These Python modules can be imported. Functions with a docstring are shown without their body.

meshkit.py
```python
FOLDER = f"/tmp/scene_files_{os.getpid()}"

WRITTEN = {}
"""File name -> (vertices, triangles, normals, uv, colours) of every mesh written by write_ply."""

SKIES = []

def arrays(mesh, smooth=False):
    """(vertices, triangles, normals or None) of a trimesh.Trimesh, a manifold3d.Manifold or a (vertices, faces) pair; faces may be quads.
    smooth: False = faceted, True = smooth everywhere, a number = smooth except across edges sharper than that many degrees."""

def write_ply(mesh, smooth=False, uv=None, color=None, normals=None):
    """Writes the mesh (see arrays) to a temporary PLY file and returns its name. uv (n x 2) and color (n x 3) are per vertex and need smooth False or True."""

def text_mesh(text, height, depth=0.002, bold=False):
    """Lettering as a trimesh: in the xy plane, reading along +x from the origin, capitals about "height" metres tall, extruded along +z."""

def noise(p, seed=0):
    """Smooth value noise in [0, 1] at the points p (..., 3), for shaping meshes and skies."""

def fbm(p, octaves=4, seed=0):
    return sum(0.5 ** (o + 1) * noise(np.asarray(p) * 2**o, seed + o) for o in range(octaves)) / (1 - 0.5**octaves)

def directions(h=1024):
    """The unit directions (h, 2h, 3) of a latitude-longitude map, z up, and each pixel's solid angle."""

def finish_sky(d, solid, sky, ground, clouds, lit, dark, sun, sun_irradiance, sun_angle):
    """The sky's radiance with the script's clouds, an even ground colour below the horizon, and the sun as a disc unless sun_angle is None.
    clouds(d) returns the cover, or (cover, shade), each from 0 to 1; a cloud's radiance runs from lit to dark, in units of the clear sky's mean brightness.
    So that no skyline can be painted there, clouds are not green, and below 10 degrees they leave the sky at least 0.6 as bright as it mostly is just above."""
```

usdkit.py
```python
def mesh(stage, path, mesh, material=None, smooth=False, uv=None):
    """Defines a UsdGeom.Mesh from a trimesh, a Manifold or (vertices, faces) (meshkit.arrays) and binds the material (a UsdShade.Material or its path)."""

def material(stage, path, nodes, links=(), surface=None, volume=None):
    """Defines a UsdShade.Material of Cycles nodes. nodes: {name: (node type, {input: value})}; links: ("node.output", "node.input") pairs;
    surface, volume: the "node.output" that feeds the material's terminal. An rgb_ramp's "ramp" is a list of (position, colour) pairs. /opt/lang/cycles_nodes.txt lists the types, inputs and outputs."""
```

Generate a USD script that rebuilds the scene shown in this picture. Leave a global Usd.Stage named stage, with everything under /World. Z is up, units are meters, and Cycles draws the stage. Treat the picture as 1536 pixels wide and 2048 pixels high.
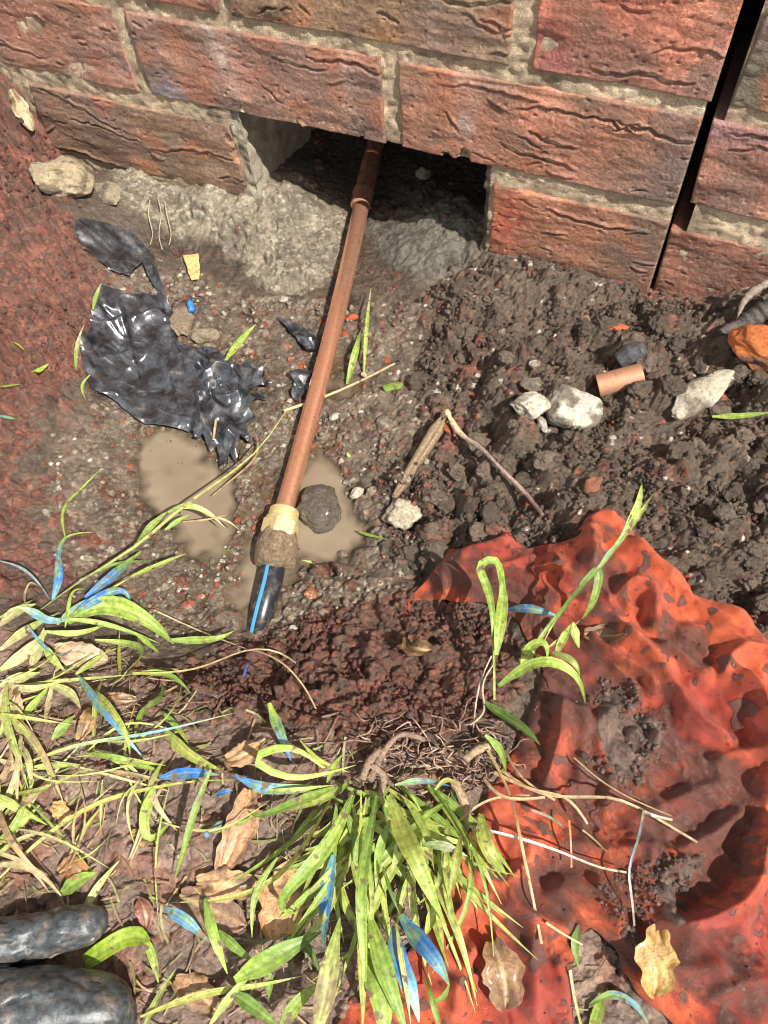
import math, random
import numpy as np
import trimesh, usdkit, meshkit
from pxr import Usd, UsdGeom, UsdLux, UsdShade, Gf, Sdf, Vt
from scipy.interpolate import RBFInterpolator, CubicSpline
from scipy.ndimage import gaussian_filter, map_coordinates, zoom as ndzoom, maximum_filter, minimum_filter
from scipy.spatial import Delaunay
from scipy.spatial.transform import Rotation as Ro
import shapely
from shapely.geometry import Polygon

# ------------------------------------------------------------------ camera, sky, sun, exposure
FPX, W, H = 1625.3, 1536.0, 2048.0
CAM = np.array([0.2326, -0.5518, 0.4593])
RM = Ro.from_rotvec([2.61585639, .477462419, -.206273540]).as_matrix()   # rows: right, down, forward
SUN_EL = math.radians(53.0)
SUN_H = np.array([0.91, -0.42]); SUN_H = SUN_H / np.linalg.norm(SUN_H)
SUN = np.array([SUN_H[0] * math.cos(SUN_EL), SUN_H[1] * math.cos(SUN_EL), math.sin(SUN_EL)])
SUN_I, SKY_S, EXPOSURE = 1.2, 0.075, 1.02

stage = Usd.Stage.CreateInMemory()
UsdGeom.SetStageUpAxis(stage, UsdGeom.Tokens.z)
UsdGeom.SetStageMetersPerUnit(stage, 1.0)
world = UsdGeom.Xform.Define(stage, '/World')
stage.SetDefaultPrim(world.GetPrim())
cam = UsdGeom.Camera.Define(stage, '/World/camera')
cam.CreateHorizontalApertureAttr(36.0); cam.CreateVerticalApertureAttr(48.0)
cam.CreateFocalLengthAttr(36.0 * FPX / W)
cam.CreateClippingRangeAttr(Gf.Vec2f(0.02, 500.0))
cam.CreateExposureAttr(EXPOSURE)
_m = np.eye(4); _m[0, :3] = RM[0]; _m[1, :3] = -RM[1]; _m[2, :3] = -RM[2]; _m[3, :3] = CAM
cam.AddTransformOp().Set(Gf.Matrix4d(*_m.ravel().tolist()))
usdkit.material(stage, '/World/Looks/sky', {
    'sky': ('sky_texture', {'sky_type': 'single_scattering', 'sun_disc': False, 'sun_elevation': SUN_EL, 'sun_rotation': math.atan2(SUN[0], SUN[1]), 'aerosol_density': 1.6}),
    'n': ('noise_texture', {'scale': 2.2, 'detail': 5.0, 'roughness': 0.55}),
    'g': ('texture_coordinate', {}),
    'r': ('rgb_ramp', {'ramp': [(0.36, (0, 0, 0)), (0.56, (1, 1, 1))]}),
    'm': ('mix', {'color2': (7.5, 7.4, 7.2)}),
    'bg': ('background_shader', {'strength': SKY_S})},
    [('g.generated', 'n.vector'), ('n.fac', 'r.fac'), ('r.color', 'm.fac'), ('sky.color', 'm.color1'), ('m.color', 'bg.color')], surface='bg.background')
dome = UsdLux.DomeLight.Define(stage, '/World/sky')
UsdShade.MaterialBindingAPI.Apply(dome.GetPrim()).Bind(UsdShade.Material.Get(stage, '/World/Looks/sky'))
dome.GetPrim().SetCustomDataByKey('kind', 'structure')
sun = UsdLux.DistantLight.Define(stage, '/World/sun')
sun.CreateNormalizeAttr(True) if hasattr(sun, 'CreateNormalizeAttr') else None
sun.CreateIntensityAttr(SUN_I); sun.CreateAngleAttr(0.5); sun.CreateColorAttr(Gf.Vec3f(1.0, 0.95, 0.86))
_z = SUN; _x = np.cross([0, 0, 1.0], _z); _x /= np.linalg.norm(_x); _y = np.cross(_z, _x)
_m = np.eye(4); _m[0, :3] = _x; _m[1, :3] = _y; _m[2, :3] = _z
sun.AddTransformOp().Set(Gf.Matrix4d(*_m.ravel().tolist()))

# ------------------------------------------------------------------ helpers
rng = np.random.default_rng(7); random.seed(7)
def ray(px, py): return np.array([(px - W / 2) / FPX, (py - H / 2) / FPX, 1.0]) @ RM
def onz(px, py, z): d = ray(px, py); return CAM + (z - CAM[2]) / d[2] * d
def onwall(px, py): d = ray(px, py); return CAM - CAM[1] / d[1] * d
used = {}
def numbered(path):
    k = used.get(path, -1) + 1; used[path] = k
    return path if k == 0 else f'{path}_{k:03d}'
def tag(o, label=None, cat=None, group=None, kind=None):
    p = o.GetPrim() if hasattr(o, 'GetPrim') else o
    for k, v in (('label', label), ('category', cat), ('group', group), ('kind', kind)):
        if v: p.SetCustomDataByKey(k, v)
    return o
def path_of(parent): return '/World' if parent is None else str(parent.GetPrim().GetPath())
def thing(name, label, cat, loc=(0, 0, 0), group=None):
    x = UsdGeom.Xform.Define(stage, numbered('/World/' + name)); x.AddTranslateOp().Set(Gf.Vec3d(*map(float, loc)))
    x._loc = np.array(loc, float); LOC[str(x.GetPrim().GetPath())] = np.array(loc, float)
    return tag(x, label, cat, group)
LOC = {}
def off_of(parent):
    p = path_of(parent)
    while p and p != '/World':
        if p in LOC: return LOC[p]
        p = p.rpartition('/')[0]
    return np.zeros(3)
def obj(name, mesh, material, parent=None, smooth=True, col=None, prim=None, label=None, cat=None, group=None, kind=None, world_space=True):
    """One Mesh prim; vertices are given in world space and moved to the parent's frame."""
    v, f = (mesh if isinstance(mesh, tuple) else (mesh.vertices, mesh.faces))[:2]
    v, f = np.asarray(v, float), np.asarray(f, int)
    if col is not None or prim:
        keep = np.zeros(len(v), bool); keep[f.ravel()] = True
        if not keep.all():
            re_ = np.cumsum(keep) - 1; v = v[keep]; f = re_[f]; col = None if col is None else np.asarray(col)[keep]; prim = {k: np.asarray(a)[keep] for k, a in (prim or {}).items()}
    v, f, n = meshkit.arrays((v, f), smooth)
    if parent is not None and world_space: v = v - off_of(parent)
    m = UsdGeom.Mesh.Define(stage, numbered(path_of(parent) + '/' + name))
    m.CreatePointsAttr(Vt.Vec3fArray.FromNumpy(v.astype(np.float32)))
    m.CreateFaceVertexCountsAttr(Vt.IntArray.FromNumpy(np.full(len(f), 3, np.int32)))
    m.CreateFaceVertexIndicesAttr(Vt.IntArray.FromNumpy(f.astype(np.int32).ravel()))
    m.CreateSubdivisionSchemeAttr('none')
    if n is not None:
        m.CreateNormalsAttr(Vt.Vec3fArray.FromNumpy(n.astype(np.float32))); m.SetNormalsInterpolation('vertex')
    pv = UsdGeom.PrimvarsAPI(m)
    if col is not None:
        pv.CreatePrimvar('Col', Sdf.ValueTypeNames.Color3fArray, 'vertex').Set(Vt.Vec3fArray.FromNumpy(np.asarray(col, np.float32)))
    for k, a in (prim or {}).items():
        pv.CreatePrimvar(k, Sdf.ValueTypeNames.FloatArray, 'vertex').Set(Vt.FloatArray.FromNumpy(np.asarray(a, np.float32)))
    UsdShade.MaterialBindingAPI.Apply(m.GetPrim()).Bind(MAT[material])
    return tag(m, label, cat, group, kind)
def grid_faces(nu, nv):
    i = np.arange(nu * nv).reshape(nv, nu)
    a, b, c, d = i[:-1, :-1].ravel(), i[:-1, 1:].ravel(), i[1:, 1:].ravel(), i[1:, :-1].ravel()
    return np.vstack([np.c_[a, b, c], np.c_[a, c, d]])
def spline(pts, n):
    pts = np.asarray(pts, float)
    if len(pts) == 2: return pts[0] + (pts[1] - pts[0]) * np.linspace(0, 1, n)[:, None]
    t = np.r_[0, np.cumsum(np.linalg.norm(np.diff(pts, axis=0), axis=1))]
    return CubicSpline(t, pts, bc_type='natural')(np.linspace(0, t[-1], n))
def tube(pts, rad, n=7, cap=True):
    pts = np.asarray(pts, float); k = len(pts); rad = np.broadcast_to(np.asarray(rad, float), (k,))
    t = np.gradient(pts, axis=0); t /= np.maximum(np.linalg.norm(t, axis=1, keepdims=True), 1e-9)
    u = np.cross(t[0], [0.13, 0.31, 0.94]); u /= np.linalg.norm(u); V = []
    ang = np.arange(n) / n * 2 * np.pi
    for i in range(k):
        u = u - t[i] * (u @ t[i]); u /= np.linalg.norm(u); w = np.cross(t[i], u)
        V.append(pts[i] + rad[i] * (np.cos(ang)[:, None] * u + np.sin(ang)[:, None] * w))
    V = np.vstack(V); F = []
    for i in range(k - 1):
        a = i * n + np.arange(n); b = i * n + (np.arange(n) + 1) % n
        F += [np.c_[a, b, b + n], np.c_[a, b + n, a + n]]
    if cap:
        V = np.vstack([V, pts[0], pts[-1]]); c0, c1 = len(V) - 2, len(V) - 1; a = np.arange(n); b = (a + 1) % n
        F += [np.c_[np.full(n, c0), b, a], np.c_[np.full(n, c1), (k - 1) * n + a, (k - 1) * n + b]]
    return V, np.vstack(F)
def lathe_along(p0, p1, prof, n=32):
    """Surface of revolution about the line p0-p1; prof: (metres along, radius)."""
    p0, p1 = np.asarray(p0, float), np.asarray(p1, float); d = (p1 - p0) / np.linalg.norm(p1 - p0)
    return tube(np.array([p0 + d * a for a, r in prof]) + 0, [r for a, r in prof], n)

# ------------------------------------------------------------------ materials
MAT = {}
def mat(name, nodes, links, surface='p.BSDF'):
    MAT[name] = usdkit.material(stage, '/World/Looks/' + name, nodes, links, surface=surface)
def colmat(name, rough=0.6, noise=300.0, amt=0.35, bump=0.5, bdist=0.001, spec=0.5, coat=0.0, wet=False, fine=1200.0, metallic=0.0, sheen=0.0):
    """Vertex colour 'Col' broken up by fine noise, with fine bump; world-space metres."""
    nodes = {'a': ('attribute', {'attribute': 'Col'}), 'tc': ('geometry', {}),
             'n': ('noise_texture', {'scale': noise, 'detail': 4.0, 'roughness': 0.65}),
             'n2': ('noise_texture', {'scale': fine, 'detail': 2.0, 'roughness': 0.6}),
             'mr': ('map_range', {'from_min': 0.3, 'from_max': 0.7, 'to_min': 1.0 - amt * 1.3, 'to_max': 1.0 + amt * 1.3}),
             'cm': ('mix', {'mix_type': 'multiply', 'fac': 1.0}),
             'rr': ('map_range', {'from_min': 0.3, 'from_max': 0.7, 'to_min': rough - 0.12, 'to_max': min(1, rough + 0.15)}),
             'b': ('bump', {'strength': min(1, bump * 1.5), 'distance': bdist * 2.6}), 'b2': ('bump', {'strength': min(1, bump * 1.2), 'distance': bdist * 1.3}),
             'p': ('principled_bsdf', {'specular_ior_level': spec, 'coat_weight': coat, 'coat_roughness': 0.12, 'metallic': metallic, 'sheen_weight': sheen})}
    links = [('tc.position', 'n.vector'), ('tc.position', 'n2.vector'), ('n.fac', 'mr.value'), ('a.color', 'cm.color1'), ('mr.result', 'cm.color2'),
             ('cm.color', 'p.base_color'), ('n.fac', 'b.height'), ('n2.fac', 'b2.height'), ('b.normal', 'b2.normal'), ('b2.normal', 'p.normal')]
    if wet:
        nodes['w'] = ('attribute', {'attribute': 'wet'}); nodes['rm'] = ('mix_float', {'b': 0.16})
        links += [('n.fac', 'rr.value'), ('rr.result', 'rm.a'), ('w.fac', 'rm.fac'), ('rm.result', 'p.roughness')]
    else:
        links += [('n.fac', 'rr.value'), ('rr.result', 'p.roughness')]
    mat(name, nodes, links)
colmat('soil', rough=0.62, noise=420, amt=0.32, bump=0.55, bdist=0.0016, wet=True, fine=1500)
colmat('crumb', rough=0.6, noise=600, amt=0.35, bump=0.7, bdist=0.0015, wet=False, fine=1800)
colmat('brick', rough=0.5, noise=420, amt=0.32, bump=0.7, bdist=0.0007, spec=0.4, fine=1500)
colmat('mortar', rough=0.85, noise=700, amt=0.3, bump=0.9, bdist=0.0016, spec=0.3, fine=1600)
colmat('stone', rough=0.75, noise=450, amt=0.3, bump=0.7, bdist=0.0012, spec=0.35, fine=1600)
colmat('wetstone', rough=0.3, noise=450, amt=0.4, bump=0.7, bdist=0.0016, spec=0.6, coat=0.5, fine=1500)
mat('cloth', {'a': ('attribute', {'attribute': 'Col'}), 'm': ('attribute', {'attribute': 'mud'}), 'tc': ('geometry', {}), 'n': ('noise_texture', {'scale': 420.0, 'detail': 5.0, 'roughness': 0.72}), 'n2': ('noise_texture', {'scale': 1900.0, 'detail': 2.0}), 'n3': ('noise_texture', {'scale': 130.0, 'detail': 4.0, 'roughness': 0.6}),
    'ad': ('math', {'math_type': 'multiply_add', 'value2': 0.9}), 'st': ('map_range', {'range_type': 'smoothstep', 'from_min': 0.74, 'from_max': 1.22, 'to_min': 0.04, 'to_max': 0.96, 'clamp': True}),
    'mr': ('map_range', {'from_min': 0.3, 'from_max': 0.7, 'to_min': 0.62, 'to_max': 1.32}), 'cm': ('mix', {'mix_type': 'multiply', 'fac': 1.0}), 'mud': ('rgb_ramp', {'ramp': [(0.3, (0.07, 0.032, 0.025)), (0.7, (0.145, 0.066, 0.05))]}), 'mx': ('mix', {}),
    'rr': ('map_range', {'from_min': 0, 'from_max': 1, 'to_min': 0.86, 'to_max': 0.5}), 'hh': ('math', {'math_type': 'multiply_add', 'value2': 1.2}), 'b': ('bump', {'strength': 0.9, 'distance': 0.0016}), 'b2': ('bump', {'strength': 0.9, 'distance': 0.0010}), 'p': ('principled_bsdf', {'specular_ior_level': 0.3, 'sheen_weight': 0.08})},
    [('tc.position', 'n.vector'), ('tc.position', 'n2.vector'), ('tc.position', 'n3.vector'), ('n.fac', 'ad.value1'), ('m.fac', 'ad.value3'), ('ad.value', 'st.value'), ('n3.fac', 'mr.value'), ('a.color', 'cm.color1'), ('mr.result', 'cm.color2'), ('n.fac', 'mud.fac'), ('st.result', 'mx.fac'), ('cm.color', 'mx.color1'), ('mud.color', 'mx.color2'), ('mx.color', 'p.base_color'),
     ('st.result', 'rr.value'), ('rr.result', 'p.roughness'), ('st.result', 'hh.value1'), ('n.fac', 'hh.value3'), ('hh.value', 'b.height'), ('n2.fac', 'b2.height'), ('b.normal', 'b2.normal'), ('b2.normal', 'p.normal')])
colmat('wood', rough=0.65, noise=500, amt=0.35, bump=0.5, bdist=0.0007, spec=0.35)
colmat('deadleaf', rough=0.38, noise=350, amt=0.3, bump=0.5, bdist=0.0006, spec=0.5, coat=0.25)
colmat('rubber', rough=0.32, noise=330, amt=0.35, bump=0.12, bdist=0.0012, spec=0.5, fine=1400)
def grassmat(name, rough):
    mat(name, {'a': ('attribute', {'attribute': 'Col'}), 'tc': ('geometry', {}),
               'n': ('noise_texture', {'scale': 260.0, 'detail': 4.0, 'roughness': 0.7}),
               'mr': ('map_range', {'from_min': 0.3, 'from_max': 0.7, 'to_min': 0.58, 'to_max': 1.35}),
               'cm': ('mix', {'mix_type': 'multiply', 'fac': 1.0}),
               'sp': ('noise_texture', {'scale': 150.0, 'detail': 3.0, 'roughness': 0.5}),
               'sr': ('rgb_ramp', {'ramp': [(0.62, (0, 0, 0)), (0.68, (1, 1, 1))]}),
               'mud': ('mix', {'color2': (0.16, 0.11, 0.07)}),
               'b': ('bump', {'strength': 0.25, 'distance': 0.0006}),
               'p': ('principled_bsdf', {'roughness': rough, 'specular_ior_level': 0.4}),
               't': ('translucent_bsdf', {}), 'mx': ('mix_closure', {'fac': 0.3})},
        [('tc.position', 'n.vector'), ('tc.position', 'sp.vector'), ('n.fac', 'mr.value'), ('a.color', 'cm.color1'), ('mr.result', 'cm.color2'),
         ('sp.fac', 'sr.fac'), ('sr.color', 'mud.fac'), ('cm.color', 'mud.color1'), ('mud.color', 'p.base_color'), ('mud.color', 't.color'),
         ('n.fac', 'b.height'), ('b.normal', 'p.normal'), ('p.BSDF', 'mx.closure1'), ('t.BSDF', 'mx.closure2')], surface='mx.closure')
grassmat('grass', 0.5)
def metalmat(name, c1, c2, rough, metallic=1.0):
    mat(name, {'tc': ('geometry', {}), 'n': ('noise_texture', {'scale': 130.0, 'detail': 6.0, 'roughness': 0.7}),
               'n2': ('noise_texture', {'scale': 900.0, 'detail': 3.0, 'roughness': 0.7}),
               'r': ('rgb_ramp', {'ramp': [(0.30, c2), (0.44, c1), (0.7, c1)]}),
               'rr': ('map_range', {'from_min': 0.3, 'from_max': 0.7, 'to_min': rough + 0.18, 'to_max': rough - 0.06}),
               'b': ('bump', {'strength': 0.10, 'distance': 0.0004}),
               'p': ('principled_bsdf', {'metallic': metallic})},
        [('tc.position', 'n.vector'), ('tc.position', 'n2.vector'), ('n.fac', 'r.fac'), ('r.color', 'p.base_color'), ('n.fac', 'rr.value'), ('rr.result', 'p.roughness'),
         ('n2.fac', 'b.height'), ('b.normal', 'p.normal')])
metalmat('copper', (0.74, 0.385, 0.245), (0.33, 0.165, 0.095), 0.22, 0.84)
metalmat('brass', (0.80, 0.68, 0.36), (0.66, 0.53, 0.26), 0.42, 0.8)
metalmat('dull_copper', (0.40, 0.215, 0.13), (0.16, 0.10, 0.07), 0.55, 0.5)
mat('plastic', {'tc': ('geometry', {}), 'n': ('noise_texture', {'scale': 60.0, 'detail': 6.0, 'roughness': 0.65}),
                'r': ('rgb_ramp', {'ramp': [(0.42, (0.008, 0.009, 0.012)), (0.58, (0.035, 0.040, 0.050)), (0.72, (0.15, 0.13, 0.11))]}),
                'rr': ('map_range', {'from_min': 0.4, 'from_max': 0.7, 'to_min': 0.13, 'to_max': 0.42}),
                'b': ('bump', {'strength': 0.2, 'distance': 0.002}), 'p': ('principled_bsdf', {'specular_ior_level': 0.9, 'coat_weight': 0.6, 'coat_roughness': 0.1})},
    [('tc.position', 'n.vector'), ('n.fac', 'r.fac'), ('r.color', 'p.base_color'), ('n.fac', 'rr.value'), ('rr.result', 'p.roughness'), ('n.fac', 'b.height'), ('b.normal', 'p.normal')])
mat('poly_pipe', {'tc': ('geometry', {}), 'n': ('noise_texture', {'scale': 220.0, 'detail': 5.0}),
                  'r': ('rgb_ramp', {'ramp': [(0.5, (0.013, 0.015, 0.02)), (0.75, (0.09, 0.075, 0.06))]}), 'p': ('principled_bsdf', {'roughness': 0.28})},
    [('tc.position', 'n.vector'), ('n.fac', 'r.fac'), ('r.color', 'p.base_color')])
mat('blue_stripe', {'p': ('principled_bsdf', {'base_color': (0.05, 0.22, 0.42), 'roughness': 0.4})}, [])
mat('clear_plastic', {'p': ('principled_bsdf', {'base_color': (0.92, 0.94, 0.95), 'roughness': 0.12, 'transmission_weight': 0.9, 'ior': 1.4})}, [])
mat('muddy_water', {'d': ('attribute', {'attribute': 'depth'}), 'tc': ('geometry', {}),
                    'n': ('noise_texture', {'scale': 35.0, 'detail': 3.0}),
                    'r': ('rgb_ramp', {'ramp': [(0.3, (0.150, 0.116, 0.082)), (0.7, (0.185, 0.146, 0.106))]}),
                    'mr': ('map_range', {'from_min': 0.0002, 'from_max': 0.0085, 'to_min': 0.06, 'to_max': 1.0, 'clamp': True}),
                    't': ('transparent_bsdf', {'color': (0.86, 0.8, 0.72)}), 'g': ('glossy_bsdf', {'roughness': 0.03}),
                    'fr': ('fresnel', {'IOR': 1.33}), 'm1': ('mix_closure', {}),
                    'p': ('principled_bsdf', {'roughness': 0.06, 'specular_ior_level': 0.5}), 'm2': ('mix_closure', {})},
    [('tc.position', 'n.vector'), ('n.fac', 'r.fac'), ('r.color', 'p.base_color'), ('d.fac', 'mr.value'), ('fr.fac', 'm1.fac'), ('t.BSDF', 'm1.closure1'), ('g.BSDF', 'm1.closure2'),
     ('mr.result', 'm2.fac'), ('m1.closure', 'm2.closure1'), ('p.BSDF', 'm2.closure2')], surface='m2.closure')
mat('wall_far', {'tc': ('geometry', {}), 's': ('separate_xyz', {}), 'c': ('combine_xyz', {}),
                 'br': ('brick_texture', {'scale': 1.0, 'color1': (0.24, 0.10, 0.07), 'color2': (0.17, 0.095, 0.065), 'mortar': (0.36, 0.31, 0.22), 'mortar_size': 0.006, 'brick_width': 0.24, 'row_height': 0.088}),
                 'p': ('principled_bsdf', {'roughness': 0.75})},
    [('tc.position', 's.vector'), ('s.x', 'c.x'), ('s.z', 'c.y'), ('c.vector', 'br.vector'), ('br.color', 'p.base_color')])
mat('bark', {'p': ('principled_bsdf', {'base_color': (0.12, 0.085, 0.06), 'roughness': 0.9})}, [])
mat('foliage', {'oi': ('geometry', {}), 'r': ('rgb_ramp', {'ramp': [(0, (0.035, 0.075, 0.02)), (1, (0.09, 0.14, 0.04))]}), 'p': ('principled_bsdf', {'roughness': 0.5}),
                't': ('translucent_bsdf', {'color': (0.10, 0.16, 0.03)}), 'mx': ('mix_closure', {'fac': 0.25})},
    [('oi.random_per_island', 'r.fac'), ('r.color', 'p.base_color'), ('p.BSDF', 'mx.closure1'), ('t.BSDF', 'mx.closure2')], surface='mx.closure')
mat('light_block_dark', {'p': ('principled_bsdf', {'base_color': (0.05, 0.04, 0.035), 'roughness': 0.9})}, [])  # near-black for the slab added to block light

# ------------------------------------------------------------------ ground: base shape from control points
ZW = -0.1285                                                      # water level of the puddle
CTRL_PX = [(50, 500, -.05), (60, 640, -.062), (150, 600, -.078), (20, 330, -.035), (60, 800, -.088), (200, 830, -.112), (100, 950, -.105), (40, 1080, -.092), (250, 1150, -.116), (190, 1000, -.118),
    (230, 700, -.114), (330, 520, -.118), (420, 600, -.124), (600, 620, -.1265), (700, 700, -.126), (450, 700, -.126), (520, 840, -.1255), (350, 950, -.1275), (400, 1080, -.1275), (650, 1030, -.128),
    (780, 860, -.121), (700, 960, -.125), (800, 1060, -.118), (620, 1190, -.1245), (500, 1250, -.128), (400, 1200, -.1245), (700, 1180, -.117), (850, 1140, -.1), (860, 960, -.105), (880, 740, -.108),
    (960, 640, -.1), (1000, 740, -.085), (1100, 830, -.072), (1130, 640, -.085), (1300, 700, -.068), (1500, 700, -.055), (1300, 950, -.052), (1500, 1000, -.045), (1000, 950, -.082), (1050, 1050, -.07),
    (100, 1290, -.068), (220, 1290, -.088), (300, 1300, -.098), (450, 1330, -.103), (600, 1310, -.112), (600, 1400, -.07), (800, 1350, -.075), (820, 1250, -.098), (300, 1390, -.055), (100, 1400, -.05), (800, 1450, -.058), (950, 1280, -.078), (950, 1200, -.085),
    (600, 1500, -.048), (100, 1700, -.045), (500, 1700, -.045), (900, 1750, -.045), (300, 2000, -.045), (1200, 1700, -.05), (1500, 1900, -.045), (1500, 1400, -.045), (1150, 1400, -.055), (0, 2048, -.045), (760, 2048, -.045), (1300, 1150, -.05), (450, 1500, -.047)]
ctrl = [onz(a, b, z) for a, b, z in CTRL_PX]
for a, b, z in [(25, 175, -.012), (110, 295, 0), (230, 335, 0), (350, 375, 0), (512, 402, 0), (985, 505, 0), (1100, 522, 0), (1298, 580, 0), (1430, 598, 0), (1530, 570, 0)]:
    p = onwall(a, b); p[1] = -0.004; ctrl.append(p)
ctrl += [np.array(p) for p in [(-.155, .02, -.09), (-.155, .09, -.108), (-.13, .02, -.1), (-.13, .08, -.108), (-.1, .03, -.113), (-.1, .1, -.124), (-.05, .03, -.126), (0, .03, -.108), (.045, .03, -.094), (.02, .06, -.1), (-.05, .12, -.125), (.03, .1, -.118), (.03, .16, -.12), (.07, .08, -.112), (-.1, .19, -.11), (.06, .19, -.11), (.02, -.012, -.104), (.045, -.03, -.104), (.05, -.005, -.1), (.0, -.03, -.116), (-.22, -.022, -.1), (-.17, -.03, -.104), (-.12, -.03, -.112), (-.22, -.05, -.118), (-.14, -.07, -.125), (-.3, -.03, -.088), (-.5, -.1, -.02), (-.5, -.4, -.05), (-.5, -.8, -.045), (.6, -.8, -.045), (.6, -.4, -.045), (.6, -.05, -.06), (0, -.9, -.045), (.3, -.9, -.045), (-.5, .2, -.03), (.3, .2, -.1), (.6, .2, -.08), (-.3, .15, -.1), (.2, .1, -.1)]]
ctrl = np.array(ctrl)
X0, X1, Y0, Y1, DX = -.44, .44, -.72, .2, .00098
nx, ny = int((X1 - X0) / DX) + 1, int((Y1 - Y0) / DX) + 1
gx, gy = X0 + DX * np.arange(nx), Y0 + DX * np.arange(ny)
GX, GY = np.meshgrid(gx, gy)
_rbf = RBFInterpolator(ctrl[:, :2], ctrl[:, 2], kernel='thin_plate_spline', smoothing=2e-6)
cx_, cy_ = np.linspace(X0, gx[-1], 180), np.linspace(Y0, gy[-1], 165)
_c = _rbf(np.stack(np.meshgrid(cx_, cy_), -1).reshape(-1, 2)).reshape(165, 180)
def resample(field, qx, qy, cx, cy): return map_coordinates(field, [(qy - cy[0]) / (cy[1] - cy[0]), (qx - cx[0]) / (cx[1] - cx[0])], order=1, mode='nearest')
BASE = gaussian_filter(map_coordinates(_c, [(GY - Y0) / (cy_[1] - cy_[0]), (GX - X0) / (cx_[1] - cx_[0])], order=3, mode='nearest'), 2)
def fnoise(sig_m, seed):
    n = gaussian_filter(np.random.default_rng(seed).standard_normal((ny, nx)), sig_m / DX, mode='wrap'); return n / n.std()
def sample(F, x, y): return map_coordinates(F, [(np.asarray(y) - Y0) / DX, (np.asarray(x) - X0) / DX], order=1, mode='nearest')
SURF = BASE.copy()
_T = np.linspace(.25, 1.25, 700)
def hit(px, py, h=0.0):
    d = ray(px, py); P = CAM + _T[:, None] * d
    g = P[:, 2] - sample(SURF, P[:, 0], P[:, 1]) - h
    k = np.argmax(g < 0) if (g < 0).any() else 350
    k = max(k, 1); s = g[k - 1] / (g[k - 1] - g[k] + 1e-12)
    return P[k - 1] + (P[k] - P[k - 1]) * np.clip(s, 0, 1)
def pxm(p): return FPX / (RM[2] @ (np.asarray(p) - CAM))          # pixels per metre at a point
def region(polys, blur=0.006, warp=0.5, seed=0):
    """Soft 0-1 field of picture outlines laid on the ground, with a ragged rim."""
    out = np.zeros((ny, nx))
    for poly in polys:
        q = np.array([hit(*p)[:2] for p in poly]); q = np.vstack([q, q[:1]]); t_ = np.r_[0, np.cumsum(np.linalg.norm(np.diff(q, axis=0), axis=1))]
        q = CubicSpline(t_, q, bc_type='periodic')(np.linspace(0, t_[-1], 140)) if t_[-1] < .5 else q
        pg = Polygon(q).buffer(0)
        out = np.maximum(out, shapely.contains_xy(pg, GX, GY).astype(float))
    b = gaussian_filter(out, blur / DX)
    n = 0.55 * fnoise(.005, 900 + seed) + 0.45 * fnoise(.0018, 950 + seed)
    return np.clip((b - 0.5) * 3.0 + 0.5 + warp * 0.35 * n, 0, 1)
R_red = region([[(-300, 150), (60, 200), (110, 330), (150, 470), (215, 560), (165, 720), (130, 800), (60, 880), (-300, 900)]], .014, 1.8, 1)
R_red = np.maximum(R_red, .75 * region([[(-300, 860), (40, 880), (85, 980), (110, 1060), (120, 1130), (60, 1210), (-300, 1230)]], .022, 3.0, 9))
R_redfront = region([[(520, 1250), (760, 1180), (960, 1210), (1060, 1290), (1000, 1420), (820, 1500), (640, 1470), (420, 1420), (260, 1400), (270, 1330), (430, 1330)]], .015, 1.0, 2)
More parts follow.
